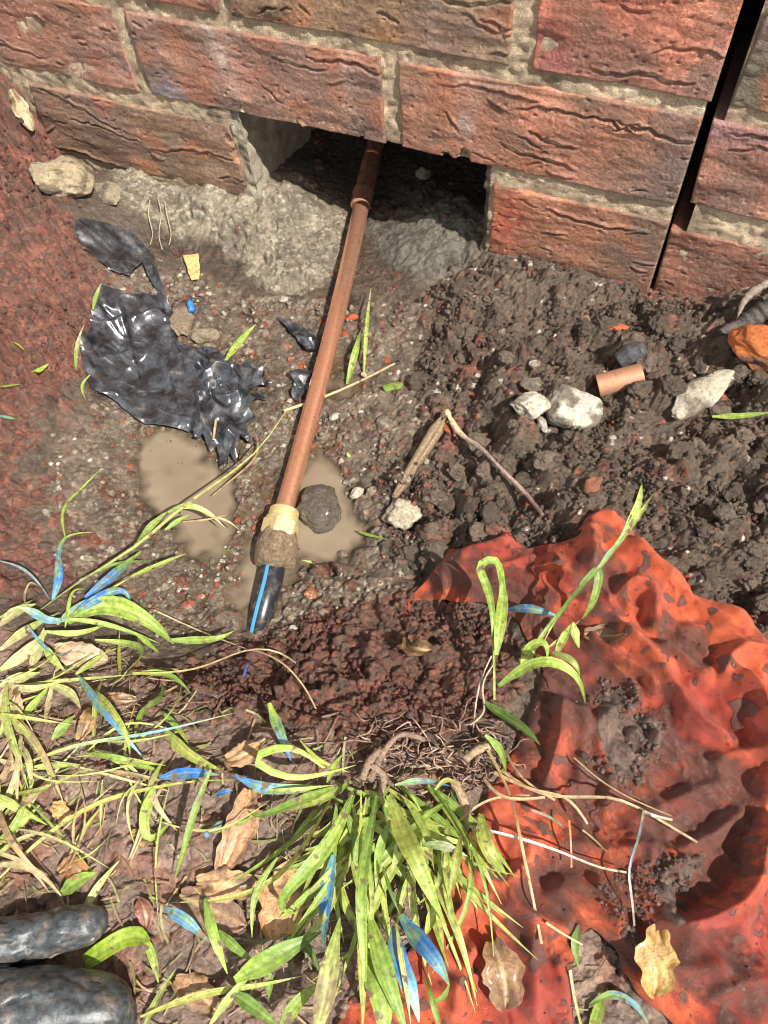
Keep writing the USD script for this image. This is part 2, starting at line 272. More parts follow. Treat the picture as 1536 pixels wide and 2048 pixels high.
R_pit = region([[(230, 470), (540, 600), (820, 600), (860, 800), (830, 1000), (860, 1120), (700, 1230), (520, 1300), (300, 1280), (120, 1150), (100, 900), (230, 800)]], .02, .8, 3)
R_right = region([[(840, 560), (960, 470), (1600, 560), (1650, 1300), (1200, 1150), (900, 1150), (800, 1200), (760, 1000), (850, 850)]], .015, .6, 4)
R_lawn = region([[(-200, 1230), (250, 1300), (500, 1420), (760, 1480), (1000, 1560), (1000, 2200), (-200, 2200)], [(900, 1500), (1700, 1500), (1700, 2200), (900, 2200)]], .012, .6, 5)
R_foot = region([[(215, 310), (520, 395), (640, 560), (600, 590), (420, 480), (250, 420)], [(520, 300), (690, 380), (660, 560), (560, 590)]], .008, .9, 6)
R_rock = region([[(765, 380), (860, 370), (940, 400), (950, 520), (860, 560), (770, 520)]], .012, 1, 8)
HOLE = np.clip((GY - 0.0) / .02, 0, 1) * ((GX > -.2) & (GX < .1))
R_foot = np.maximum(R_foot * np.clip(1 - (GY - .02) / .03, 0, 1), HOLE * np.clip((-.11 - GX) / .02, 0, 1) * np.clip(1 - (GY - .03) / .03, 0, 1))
PUD = [[(262, 872), (300, 864), (385, 868), (400, 890), (425, 930), (445, 950), (455, 1000), (450, 1040), (445, 1085), (438, 1118), (400, 1122), (350, 1092), (330, 1042), (292, 1008), (268, 930)],
       [(600, 925), (640, 900), (672, 960), (702, 1020), (716, 1070), (706, 1105), (655, 1108), (600, 1100), (588, 1050), (600, 980)],
       [(545, 1128), (592, 1110), (588, 1165), (545, 1165)], [(490, 1130), (510, 1090), (506, 1240), (492, 1268), (480, 1250), (482, 1190)]]
R_pud = region(PUD, .004, .8, 7); PUD_S = np.zeros((ny, nx))
for poly in PUD:
    q = np.array([hit(*p)[:2] for p in poly]); PUD_S = np.maximum(PUD_S, shapely.contains_xy(Polygon(q).buffer(.0035), GX, GY).astype(float))
PUD_S = gaussian_filter(PUD_S, .011 / DX) + .13 * fnoise(.012, 301) + .075 * fnoise(.003, 302) + .02

Z = BASE.copy()
big = fnoise(.012, 1); med = fnoise(.004, 2); sm = fnoise(.0016, 3); tiny = fnoise(.0007, 4)
clod = np.maximum(R_right * (1 - R_lawn), 0) * np.clip(1 - (GY + .015) / .02, 0.12, 1)
def billow(s_, seed): return np.abs(fnoise(s_, seed)) - .8
lumpy = .0052 * np.clip(fnoise(.02, 211) + .4, 0, 2) * billow(.013, 212) + .0050 * billow(.008, 201) * np.clip(1 + .5 * fnoise(.03, 205), .2, 2) + .0030 * billow(.0042, 202) + .0017 * billow(.0021, 203) + .0009 * billow(.001, 204)
Z += np.maximum(clod, R_redfront * .45) * lumpy + R_rock * (.0015 * med + .0004 * sm) + R_lawn * (.0013 * billow(.003, 206) + .0016 * billow(.008, 207) + .0006 * billow(.0014, 216)) + R_pit * (.0006 * billow(.0015, 208) + .0012 * billow(.005, 217)) + R_red * .9 * lumpy + R_red * (.0012 * billow(.003, 209) + .0006 * billow(.0014, 210))
Z += clod * (0.0036 * big + 0.0012 * med) + R_pit * (0.0011 * med + .0006 * big) * (1 - clod) + R_lawn * (0.0018 * big + 0.0010 * med) + np.maximum(R_red, R_redfront) * (0.002 * big + .0015 * med) + R_foot * (.0025 * med + .002 * big)
Z += 0.00045 * sm + .0002 * tiny
low = np.clip(1 - (BASE + .128) / .03, 0, 1)                         # 1 on the pit floor
# colours
def C3(*c): return np.array(c, float)
COLR = np.zeros((ny, nx, 3)) + C3(.10, .072, .052)
def paint(mask, c): COLR[:] = COLR * (1 - mask[..., None]) + mask[..., None] * C3(*c)
paint(R_right, (.105, .075, .053)); paint(R_pit, (.150, .112, .082)); paint(R_redfront, (.125, .062, .045)); paint(R_red, (.21, .085, .06)); paint(R_red * np.clip(fnoise(.014, 16) * .6, 0, .7), (.12, .075, .056)); paint(R_lawn, (.20, .138, .108))  # lawn earth painted lighter, standing in for stronger light on the foreground
paint(R_foot, (.215, .18, .13)); paint(R_foot * np.clip(fnoise(.012, 17) * .5, 0, .6), (.13, .10, .075)); paint(R_rock, (.12, .108, .085)); paint(HOLE * np.clip((GX + .17) / .03, 0, 1) * np.clip((GY - .045) / .03, 0, 1), (.075, .062, .05)); paint(np.clip(fnoise(.011, 11) - .9, 0, 1) * R_right * .8, (.20, .07, .05))  # back of the hole floor painted darker to deepen its shade
paint(np.clip(fnoise(.02, 12) - .4, 0, 1) * R_pit * .6, (.20, .155, .11)); paint(np.clip(fnoise(.007, 13) - 1.0, 0, .7) * R_lawn, (.26, .12, .075))
COLR *= (1 + .13 * fnoise(.006, 14) + .1 * fnoise(.0018, 15))[..., None]; COLR = np.clip(COLR, .015, 1)
def stamp(n, weight, rmin, rmax, power, flat, cols, sink=0.35, seed=0, colmix=1.0):
    """Presses grains into the height field, each with its own size, tilt and colour."""
    r_ = np.random.default_rng(seed); w = np.clip(weight, 0, None).ravel(); cdf = np.cumsum(w); cdf /= cdf[-1]
    k = np.searchsorted(cdf, r_.random(n)); jy, jx = k // nx, k % nx
    R = rmin * (1 - r_.random(n) * (1 - (rmin / rmax) ** power)) ** (-1 / power) / DX
    order = np.argsort(-R); cols = np.asarray(cols, float)
    for q in order:
        r = R[q]; m = int(r) + 2; y, x = jy[q], jx[q]
        if y < m or x < m or y >= ny - m or x >= nx - m: continue
        a = r_.random() * 6.283; e = 0.6 + 0.4 * r_.random(); yy, xx = np.mgrid[-m:m + 1, -m:m + 1]
        u, v = (xx * math.cos(a) + yy * math.sin(a)) / r, (-xx * math.sin(a) + yy * math.cos(a)) / (r * e)
        ang = np.arctan2(v, u); wob = 1 + .16 * np.sin(3 * ang + a * 5) + .1 * np.sin(5 * ang + a * 3)
        d2 = (u * u + v * v) * wob
        t1, t2 = r_.normal(0, .35, 2)
        hgt = np.minimum(np.sqrt(np.clip(1 - d2, 0, 1)), .8 + t1 * u + t2 * v) * flat * r * DX - sink * r * DX * flat
        S = Z[y - m:y + m + 1, x - m:x + m + 1]; zc = Z[y, x]
        new = zc + hgt; win = (d2 < 1) & (new > S)
        S[win] = new[win]
        c = cols[r_.integers(len(cols))] * (0.75 + .5 * r_.random()); cc = COLR[y - m:y + m + 1, x - m:x + m + 1]
        cc[win] = cc[win] * (1 - colmix) + c * colmix
MUD = [(.092, .065, .046), (.112, .082, .060), (.078, .056, .041), (.14, .102, .075)]
RED = [(.165, .064, .044), (.20, .072, .047), (.13, .05, .036), (.15, .07, .05), (.10, .054, .042)]
GRAV = [(.22, .165, .12), (.28, .215, .155), (.18, .13, .10), (.34, .29, .22), (.17, .075, .05), (.13, .11, .09)]
clump = np.clip(fnoise(.009, 21) + .3, 0, 2)
stamp(160, clod * clump, .005, .011, 1.6, .7, MUD + [(.19, .10, .075)], .5, 31, .3)
stamp(300, np.maximum(R_redfront, R_red) * clump, .005, .010, 1.6, .7, RED, .45, 32, .5)
stamp(3000, clod * (.3 + clump), .0016, .0045, 1.9, .75, MUD * 4 + [(.20, .07, .05)], .45, 33, .45)
stamp(9000, np.maximum(R_red, R_redfront * .8), .0017, .0062, 1.7, 1.0, RED + RED + [(.08, .055, .045), (.11, .07, .05)], .22, 34, .8)
stamp(4200, R_pit * (1 - R_pud) * (.25 + np.clip(fnoise(.012, 22) + .4, 0, 2)) * (1 - R_red), .0014, .0055, 1.8, .7, GRAV, .4, 35, .8)
stamp(5000, R_lawn * np.clip(.4 + fnoise(.01, 23), 0.1, 2), .0014, .0055, 1.8, .6, [(.21, .14, .11), (.17, .115, .09), (.25, .165, .13), (.21, .105, .075)], .45, 36, .6)
stamp(1600, R_foot, .0014, .007, 1.8, .6, [(.28, .24, .18), (.21, .175, .13), (.34, .30, .23), (.15, .115, .08)], .4, 37, .8)
stamp(380, np.maximum(R_right, R_pit) * (1 - R_pud), .0014, .0036, 2.2, .8, [(.55, .51, .43), (.45, .4, .32)], .3, 38)
stamp(240, np.maximum(R_right * .6, np.maximum(R_pit * .8, R_lawn * .4)) * (1 - R_pud), .0014, .004, 2.2, .8, [(.36, .085, .035), (.30, .07, .04)], .3, 39)
stamp(9000, clod + R_redfront * .6, .0010, .0019, 2.2, .8, MUD * 2 + RED[:2], .35, 40, .6)
lumpc = 1 + .10 * fnoise(.0011, 41); COLR *= lumpc[..., None]
# puddle: carve the basin, and keep the rest of the floor just above the water, wet and pitted
_t = np.clip((PUD_S - .20) / .75, 0, 1); _t = _t * _t * (3 - 2 * _t); Z = np.where((PUD_S > .2) & (BASE < -.11), Z * (1 - _t) + _t * (ZW - .010 + .0012 * med), Z)
WET = np.clip(low * 1.5 * (.65 + .4 * np.clip(fnoise(.01, 24) + .5, 0, 1)), 0, 1)
WET = np.maximum(WET, np.clip(R_redfront * .45 + R_lawn * np.clip(fnoise(.012, 25) * .35 + .22, 0, .8) + clod * np.clip(.3 + .25 * fnoise(.015, 26), 0, .8), 0, 1)) * (1 - .7 * R_foot)
COLR *= (1 - .25 * WET * (1 - R_lawn))[..., None]                       # soaked earth is the darker earth
SURF = gaussian_filter(maximum_filter(Z, 5), 2.5)

# ------------------------------------------------------------------ brick walls
def brick_piece(parent, x0, x1, z0, z1, base, seed, tones=(), streaks=(), chips=(), depth=.11, skew=(0, 0, 0, 0), proud=0.0, label=None):
    """One wire-cut brick: face with drag creases and pits, worn arrises. skew: shifts of the left-top, right-top, right-bottom, left-bottom corners in x."""
    r_ = np.random.default_rng(seed); g = .00105
    nu, nv = max(int((x1 - x0) / g), 8) + 1, max(int((z1 - z0) / g), 8) + 1
    U, V = np.meshgrid(np.linspace(0, x1 - x0, nu), np.linspace(0, z1 - z0, nv)); lu, lv = x1 - x0, z1 - z0
    Hh = np.zeros((nv, nu)); dark = np.zeros((nv, nu)); ph = U / g, V / g
    def nz(sig):
        n = gaussian_filter(r_.standard_normal((nv, nu)), sig, mode='reflect'); return n / (n.std() + 1e-9)
    Hh += .0006 * nz((5, 16)) + .00022 * nz((1.5, 4)) + .00012 * nz(.8)
    for k in range(max(4, int(r_.integers(7, 22) * lu / .23))):                        # creases dragged along the face
        L = r_.uniform(.006, .03) if r_.random() < .72 else r_.uniform(.04, .13)
        u, v = r_.uniform(-.01, lu), r_.uniform(.002, lv); an = r_.normal(-.10, .2 if L > .03 else .6); dep = r_.uniform(.0016, .0048) * (1 if L > .03 else .7); wd = r_.uniform(.0008, .0022)
        n = int(L / .0008)
        for i in range(n):
            an += r_.normal(0, .10); an = .93 * an - .005; u += .0008 * math.cos(an); v += .0008 * math.sin(an) + .0002 * math.sin(i * .35 + k)
            t = math.sin(math.pi * (i + .5) / n) ** .6
            i0, i1 = int((u - .005) / g), int((u + .005) / g) + 1; j0, j1 = int((v - .005) / g), int((v + .006) / g) + 1
            i0, j0, i1, j1 = max(i0, 0), max(j0, 0), min(i1, nu), min(j1, nv)
            if i1 <= i0 or j1 <= j0: continue
            du, dv = U[j0:j1, i0:i1] - u, V[j0:j1, i0:i1] - v
            cut = dep * t * np.exp(-(du / .0012) ** 2 - np.where(dv < 0, (dv / wd) ** 2, (dv / (wd * .55)) ** 2))
            S = Hh[j0:j1, i0:i1]; np.minimum(S, S * 0 + .0003 - cut, out=S, where=cut > dep * .25)
            lip = .0011 * t * np.exp(-(du / .0012) ** 2 - ((dv - .0026) / .0012) ** 2); np.maximum(S, lip, out=S, where=lip > .0003)
            d_ = dark[j0:j1, i0:i1]; np.maximum(d_, cut / .003, out=d_)
    for k in range(int(80 * lu * lv / (.23 * .076))):                     # pin holes and short nicks
        u, v = r_.uniform(0, lu), r_.uniform(0, lv); a, b = r_.uniform(.0005, .0018), r_.uniform(.0005, .0010)
        j, i = int(v / g), int(u / g); sl = np.s_[max(j - 3, 0):j + 4, max(i - 3, 0):i + 4]
        Hh[sl] -= r_.uniform(.0008, .0026) * np.exp(-((U[sl] - u) / a) ** 2 - ((V[sl] - v) / b) ** 2)
    e = np.minimum(np.minimum(U, lu - U), np.minimum(V, lv - V)); worn = .0015 + .0003 * nz(5)
    Hh -= np.clip(1 - e / np.clip(worn, .0012, .006), 0, 1) ** 2 * .0015
    col = np.ones((nv, nu, 3)) * C3(*base)
    for (fu, fv, su, sv, c, amt) in tones:
        m = np.clip(np.exp(-((U / lu - fu) / su) ** 2 - ((V / lv - fv) / sv) ** 2) * amt * (1 + .25 * nz(4)), 0, 1)[..., None]; col = col * (1 - m) + m * C3(*c)
    for (fu, w_, amt) in streaks:
        m = np.clip(np.exp(-((U / lu - fu) / w_) ** 2) * amt * (.85 + .4 * nz((10, 2)) + .3 * nz(1.5)), 0, .6)[..., None]; col = col * (1 - m) + m * C3(.50, .42, .38)
    for (fu, fv, rad) in chips:
        d_ = np.hypot(U - fu * lu, (V - fv * lv) * .6) + .0012 * nz(1.5); m = np.clip((rad - d_) / .0015, 0, 1); Hh -= m * .006; m = m[..., None]; col = col * (1 - m) + m * C3(.42, .085, .035)
    col *= (1 + .13 * nz(8) + .10 * nz(1.5) - .35 * np.clip(dark, 0, 1))[..., None]
    dirt = np.clip(nz(10) * .3 - .1, 0, .5)[..., None]; col = col * (1 - dirt) + dirt * C3(.13, .10, .075)
    mo = np.clip(nz(12) * .5 - .12, 0, .55)[..., None]; col = col * (1 - mo) + mo * C3(.18, .115, .10); mo = np.clip(nz(9) * .5 - .35, 0, .5)[..., None]; col = col * (1 - mo) + mo * C3(.34, .13, .07)
    col = np.clip(col, .01, .9)
    tl, tr, br, bl = skew; fu, fv = U / lu, V / lv
    X = x0 + U + (1 - fu) * (fv * tl + (1 - fv) * bl) + fu * (fv * tr + (1 - fv) * br)
    P = np.stack([X, -Hh - proud, z0 + V], -1).reshape(-1, 3); F = grid_faces(nu, nv)
    idx = np.arange(nu * nv).reshape(nv, nu)
    loop = np.r_[idx[0, :-1], idx[:-1, -1], idx[-1, :0:-1], idx[:0:-1, 0]]
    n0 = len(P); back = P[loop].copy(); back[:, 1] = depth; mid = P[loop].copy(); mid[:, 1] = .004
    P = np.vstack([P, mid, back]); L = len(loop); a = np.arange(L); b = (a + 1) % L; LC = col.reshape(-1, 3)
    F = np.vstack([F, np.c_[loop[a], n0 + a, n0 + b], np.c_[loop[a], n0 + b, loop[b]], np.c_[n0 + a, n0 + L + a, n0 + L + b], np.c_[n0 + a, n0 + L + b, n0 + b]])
    cc = np.vstack([LC, LC[loop], np.tile(C3(.09, .06, .045), (L, 1))])  # sides fall to near-black with depth: joint shade put into the colour
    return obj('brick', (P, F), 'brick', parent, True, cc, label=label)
BROWN, REDB, DULL, TAN = (.185, .095, .066), (.275, .095, .06), (.155, .095, .07), (.215, .125, .075)
GREY, PURP, DK = (.115, .095, .08), (.20, .10, .095), (.10, .06, .045)
w1 = thing('brick_wall', 'rough brown and red brick wall with a hole knocked through its lowest course', 'wall', (0, 0, 0))
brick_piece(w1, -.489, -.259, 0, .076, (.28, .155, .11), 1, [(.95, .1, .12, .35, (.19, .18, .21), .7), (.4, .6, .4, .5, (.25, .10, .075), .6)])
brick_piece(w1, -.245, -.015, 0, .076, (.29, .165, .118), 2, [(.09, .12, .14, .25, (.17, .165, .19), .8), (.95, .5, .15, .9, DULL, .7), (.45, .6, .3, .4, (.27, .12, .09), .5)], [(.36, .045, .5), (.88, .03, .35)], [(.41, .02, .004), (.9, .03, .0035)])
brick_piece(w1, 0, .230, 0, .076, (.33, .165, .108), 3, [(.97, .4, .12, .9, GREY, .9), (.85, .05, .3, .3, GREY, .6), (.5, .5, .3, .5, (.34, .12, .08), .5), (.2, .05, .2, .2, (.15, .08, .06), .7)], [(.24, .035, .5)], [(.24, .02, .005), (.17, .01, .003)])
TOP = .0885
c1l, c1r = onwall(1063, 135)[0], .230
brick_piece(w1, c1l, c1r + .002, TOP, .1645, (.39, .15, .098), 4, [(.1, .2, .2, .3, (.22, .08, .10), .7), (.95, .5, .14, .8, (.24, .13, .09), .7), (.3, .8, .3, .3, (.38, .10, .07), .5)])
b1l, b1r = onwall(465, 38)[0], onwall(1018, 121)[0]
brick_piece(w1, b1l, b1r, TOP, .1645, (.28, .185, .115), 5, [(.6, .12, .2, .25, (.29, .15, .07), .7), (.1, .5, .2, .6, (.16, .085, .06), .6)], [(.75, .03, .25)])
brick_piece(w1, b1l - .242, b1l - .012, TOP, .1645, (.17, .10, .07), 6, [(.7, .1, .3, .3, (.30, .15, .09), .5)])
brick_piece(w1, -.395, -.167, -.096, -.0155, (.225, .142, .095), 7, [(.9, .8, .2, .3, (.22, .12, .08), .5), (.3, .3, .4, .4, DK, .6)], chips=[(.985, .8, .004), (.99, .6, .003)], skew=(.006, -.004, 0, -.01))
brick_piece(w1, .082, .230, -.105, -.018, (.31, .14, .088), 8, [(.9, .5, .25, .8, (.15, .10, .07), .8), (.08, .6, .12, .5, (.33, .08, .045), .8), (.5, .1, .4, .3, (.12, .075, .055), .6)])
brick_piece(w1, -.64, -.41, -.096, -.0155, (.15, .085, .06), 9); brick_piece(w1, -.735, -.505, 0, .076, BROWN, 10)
w2 = thing('brick_wall_001', 'second brick panel at the right edge, beyond the open vertical joint', 'wall', (0, 0, 0))
r1, r2, r3, r4 = [onwall(*p) for p in ((1457, 216), (1424, 245), (1378, 412), (1340, 462))]; r5 = onwall(1312, 582)
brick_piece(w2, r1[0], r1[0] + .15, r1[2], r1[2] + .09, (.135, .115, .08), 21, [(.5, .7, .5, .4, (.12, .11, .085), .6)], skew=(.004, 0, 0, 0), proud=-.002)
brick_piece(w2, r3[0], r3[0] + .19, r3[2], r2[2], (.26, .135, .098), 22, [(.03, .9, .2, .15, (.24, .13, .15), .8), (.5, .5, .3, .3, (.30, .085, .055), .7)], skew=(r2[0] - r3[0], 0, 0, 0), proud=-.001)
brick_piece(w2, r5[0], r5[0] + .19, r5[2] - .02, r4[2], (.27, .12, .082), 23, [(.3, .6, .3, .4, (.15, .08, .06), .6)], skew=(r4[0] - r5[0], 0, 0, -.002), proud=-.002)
def mortar_mesh(x0, x1, z0, z1, seed, holes=(), y=.0035, step=.0022):
    r_ = np.random.default_rng(seed); nu, nv = int((x1 - x0) / step) + 1, int((z1 - z0) / step) + 1
    X, Zz = np.meshgrid(np.linspace(x0, x1, nu), np.linspace(z0, z1, nv))
    def nz(s):
        n = gaussian_filter(r_.standard_normal((nv, nu)), s); return n / n.std()
    Y = y - .0012 - .0005 * nz(.7) - .0005 * nz(1.6) - .0003 * nz(6); Y = np.clip(Y, .0011, .006); c = np.clip(np.ones((nv, nu, 3)) * C3(.64, .50, .345) * (1 + .18 * nz(4) + .12 * nz(.7))[..., None], .05, .9)
    lowd = np.clip((-.02 - Zz) / .05 + .3 * nz(5), 0, .85)[..., None]; c = c * (1 - lowd * .6) + lowd * .6 * C3(.2, .16, .12)
    P = np.stack([X, Y, Zz], -1).reshape(-1, 3); F = grid_faces(nu, nv); ce = P[F].mean(1)
    for h in holes: F = F[~shapely.contains_xy(Polygon(h), ce[:, 0], ce[:, 2])]
    return (P, F), c.reshape(-1, 3)
hole_poly = [(-.1655, .002), (.079, .002), (.079, -.3), (-.155, -.3), (-.1655, -.1)]
mm, mc = mortar_mesh(-.75, .2295, -.16, .172, 3, [hole_poly]); obj('mortar', mm, 'mortar', w1, True, mc)
mm, mc = mortar_mesh(.2445, .43, -.14, .19, 4, y=.005); obj('mortar', mm, 'mortar', w2, True, mc)
obj('light_block', trimesh.creation.box(bounds=[(-4, .222, -.4), (4, .26, 1.85)]), 'light_block_dark', w1, False)  # dark slab added behind the wall so no light leaks through
# the upper courses, out of frame, and the inner leaf boxes behind the face
b = trimesh.util.concatenate([trimesh.creation.box(bounds=[(-4, .002, .173), (.2295, .11, 1.9)]), trimesh.creation.box(bounds=[(-4, .112, .0215), (.2295, .22, 1.9)]), trimesh.creation.box(bounds=[(-4, .112, -.3), (-.1685, .22, .0205)]), trimesh.creation.box(bounds=[(.0835, .112, -.3), (.2295, .22, .0205)]), trimesh.creation.box(bounds=[(-4, .006, -.3), (-.6, .11, .173)])])
obj('upper_courses', b, 'wall_far', w1, False)
b = trimesh.util.concatenate([trimesh.creation.box(bounds=[(.2465, .002, .192), (4, .11, 1.9)]), trimesh.creation.box(bounds=[(.4, .008, -.3), (4, .11, .192)]), trimesh.creation.box(bounds=[(.2445, .112, -.3), (4, .22, 1.9)])])
obj('upper_courses', b, 'wall_far', w2, False)
def rough_box(lo, hi, sub, amp, seed, col):
    m = trimesh.creation.box(bounds=[lo, hi]); 
    while m.edges_unique_length.max() > sub: m = m.subdivide()
    v = np.array(m.vertices); n = m.vertex_normals; v = v + n * ((meshkit.fbm(v / .012, 4, seed) - .5) * amp * 2)[:, None]
    c = C3(*col) * (.75 + .5 * meshkit.fbm(v / .008, 3, seed + 9))[:, None]; return (v, m.faces), c
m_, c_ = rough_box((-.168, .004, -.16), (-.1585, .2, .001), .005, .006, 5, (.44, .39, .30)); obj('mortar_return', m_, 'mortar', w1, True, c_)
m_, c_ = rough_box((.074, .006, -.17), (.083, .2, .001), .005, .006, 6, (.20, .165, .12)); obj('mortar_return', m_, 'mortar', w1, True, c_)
m_, c_ = rough_box((-.18, .19, -.2), (.1, .2, .03), .006, .012, 7, (.06, .05, .04)); obj('back_leaf', m_, 'mortar', w1, True, c_)  # coloured near-black so the back of the hole looks shaded
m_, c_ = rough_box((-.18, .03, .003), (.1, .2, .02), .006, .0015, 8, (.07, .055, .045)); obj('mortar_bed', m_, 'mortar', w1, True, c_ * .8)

# ------------------------------------------------------------------ sheets draped on the ground (cloth, plastic film)
def ridge_field(polys, taper=.16):
    """Sum of folds; each: picture polyline, height, widths on its left and right (metres)."""
    acc = np.zeros((ny, nx))
    for pts, h, wl, wr in polys:
        q = spline(np.array([hit(*p)[:2] for p in pts]), 30 if len(pts) > 2 else 8); m = 4 * max(wl, wr) + .005
        i0, i1 = int((q[:, 0].min() - m - X0) / DX), int((q[:, 0].max() + m - X0) / DX); j0, j1 = int((q[:, 1].min() - m - Y0) / DX), int((q[:, 1].max() + m - Y0) / DX)
        i0, j0, i1, j1 = max(i0, 0), max(j0, 0), min(i1, nx), min(j1, ny)
        if i1 - i0 < 2 or j1 - j0 < 2: continue
        x, y = GX[j0:j1, i0:i1], GY[j0:j1, i0:i1]; best = np.full(x.shape, 9.0); side = np.zeros(x.shape); tt = np.zeros(x.shape); n = len(q) - 1
        for k in range(n):
            a, d = q[k], q[k + 1] - q[k]; L2 = d @ d + 1e-12
            s = np.clip(((x - a[0]) * d[0] + (y - a[1]) * d[1]) / L2, 0, 1); ex, ey = x - a[0] - s * d[0], y - a[1] - s * d[1]; dist = np.hypot(ex, ey)
            up = dist < best; best[up] = dist[up]; side[up] = (d[0] * ey - d[1] * ex)[up]; tt[up] = ((k + s) / n)[up]
        w = np.where(side > 0, wl, wr); e = .0014
        f = np.exp(-(np.sqrt(best ** 2 + e * e) - e) / w) * np.clip(np.minimum(tt, 1 - tt) / taper, 0.12, 1)
        acc[j0:j1, i0:i1] += np.sign(h) * (h * f) ** 2
    return np.sign(acc) * np.sqrt(np.abs(acc))
def sheet(poly_px, step, wob=.0015, seed=0):
    """Triangulated outline on the ground: (x, y) and faces, rim points dense."""
    q = np.array([hit(*p)[:2] for p in poly_px]); pg = Polygon(q).buffer(0)
    if pg.geom_type != 'Polygon': pg = max(pg.geoms, key=lambda g_: g_.area)
    n = int(pg.exterior.length / step); r_ = np.random.default_rng(seed)
    rim = np.array([pg.exterior.interpolate(i * pg.exterior.length / n).coords[0] for i in range(n)])
    jit = gaussian_filter(r_.standard_normal((n, 2)), (1.5, 0), mode='wrap'); rim = rim + jit / jit.std() * wob
    pg = Polygon(rim).buffer(0); pg = pg if pg.geom_type == 'Polygon' else max(pg.geoms, key=lambda g_: g_.area)
    x0, y0, x1, y1 = pg.bounds; a, b_ = np.meshgrid(np.arange(x0, x1, step), np.arange(y0, y1, step)); a = a + step * .5 * (np.arange(a.shape[0]) % 2)[:, None]
    inn = shapely.contains_xy(pg.buffer(-step * .6), a, b_); rim = np.array(pg.exterior.coords)[:-1]
    p = np.vstack([rim, np.c_[a[inn], b_[inn]]]); f = Delaunay(p).simplices; ce = p[f].mean(1); f = f[shapely.contains_xy(pg, ce[:, 0], ce[:, 1])]
    d = p[f]; ar = np.cross(d[:, 1] - d[:, 0], d[:, 2] - d[:, 0]); f = np.where((ar > 0)[:, None], f, f[:, ::-1]); f = f[np.abs(ar) > 1e-12]
    return p, f, pg
def solid(v, f, th):
    n = np.zeros_like(v); fn = np.cross(v[f[:, 1]] - v[f[:, 0]], v[f[:, 2]] - v[f[:, 0]])
    for k in range(3): np.add.at(n, f[:, k], fn)
    n /= np.maximum(np.linalg.norm(n, axis=1, keepdims=True), 1e-12); N = len(v)
    e = np.vstack([f[:, [0, 1]], f[:, [1, 2]], f[:, [2, 0]]]); key = {}
    es = np.sort(e, 1); u, ix, ct = np.unique(es, axis=0, return_index=True, return_counts=True); be = e[ix[ct == 1]]
    F = np.vstack([f, f[:, ::-1] + N, np.c_[be[:, 0], be[:, 0] + N, be[:, 1] + N], np.c_[be[:, 0], be[:, 1] + N, be[:, 1]]])
    return np.vstack([v, v - n * th]), F
CLOTH = [(815, 1195), (870, 1150), (905, 1105), (960, 1080), (1018, 1062), (1050, 1098), (1100, 1090), (1150, 1092), (1158, 1070), (1150, 1045), (1200, 1020), (1245, 1035), (1270, 1075), (1320, 1115), (1375, 1150), (1385, 1180), (1430, 1210), (1480, 1230), (1540, 1290), (1640, 1400), (1680, 2000), (1640, 2130), (1390, 2120), (1345, 2050),
    (1300, 2010), (1262, 1975), (1235, 1930), (1218, 1890), (1170, 1858), (1152, 1875), (1142, 1940), (1150, 2060), (1140, 2130), (640, 2130), (700, 2000), (800, 1930), (850, 1850), (880, 1760), (930, 1680), (965, 1600), (1000, 1555), (1035, 1490), (1052, 1440), (1080, 1370), (1090, 1340), (1060, 1300), (1040, 1250), (1010, 1218), (930, 1205)]
mm_ = .001
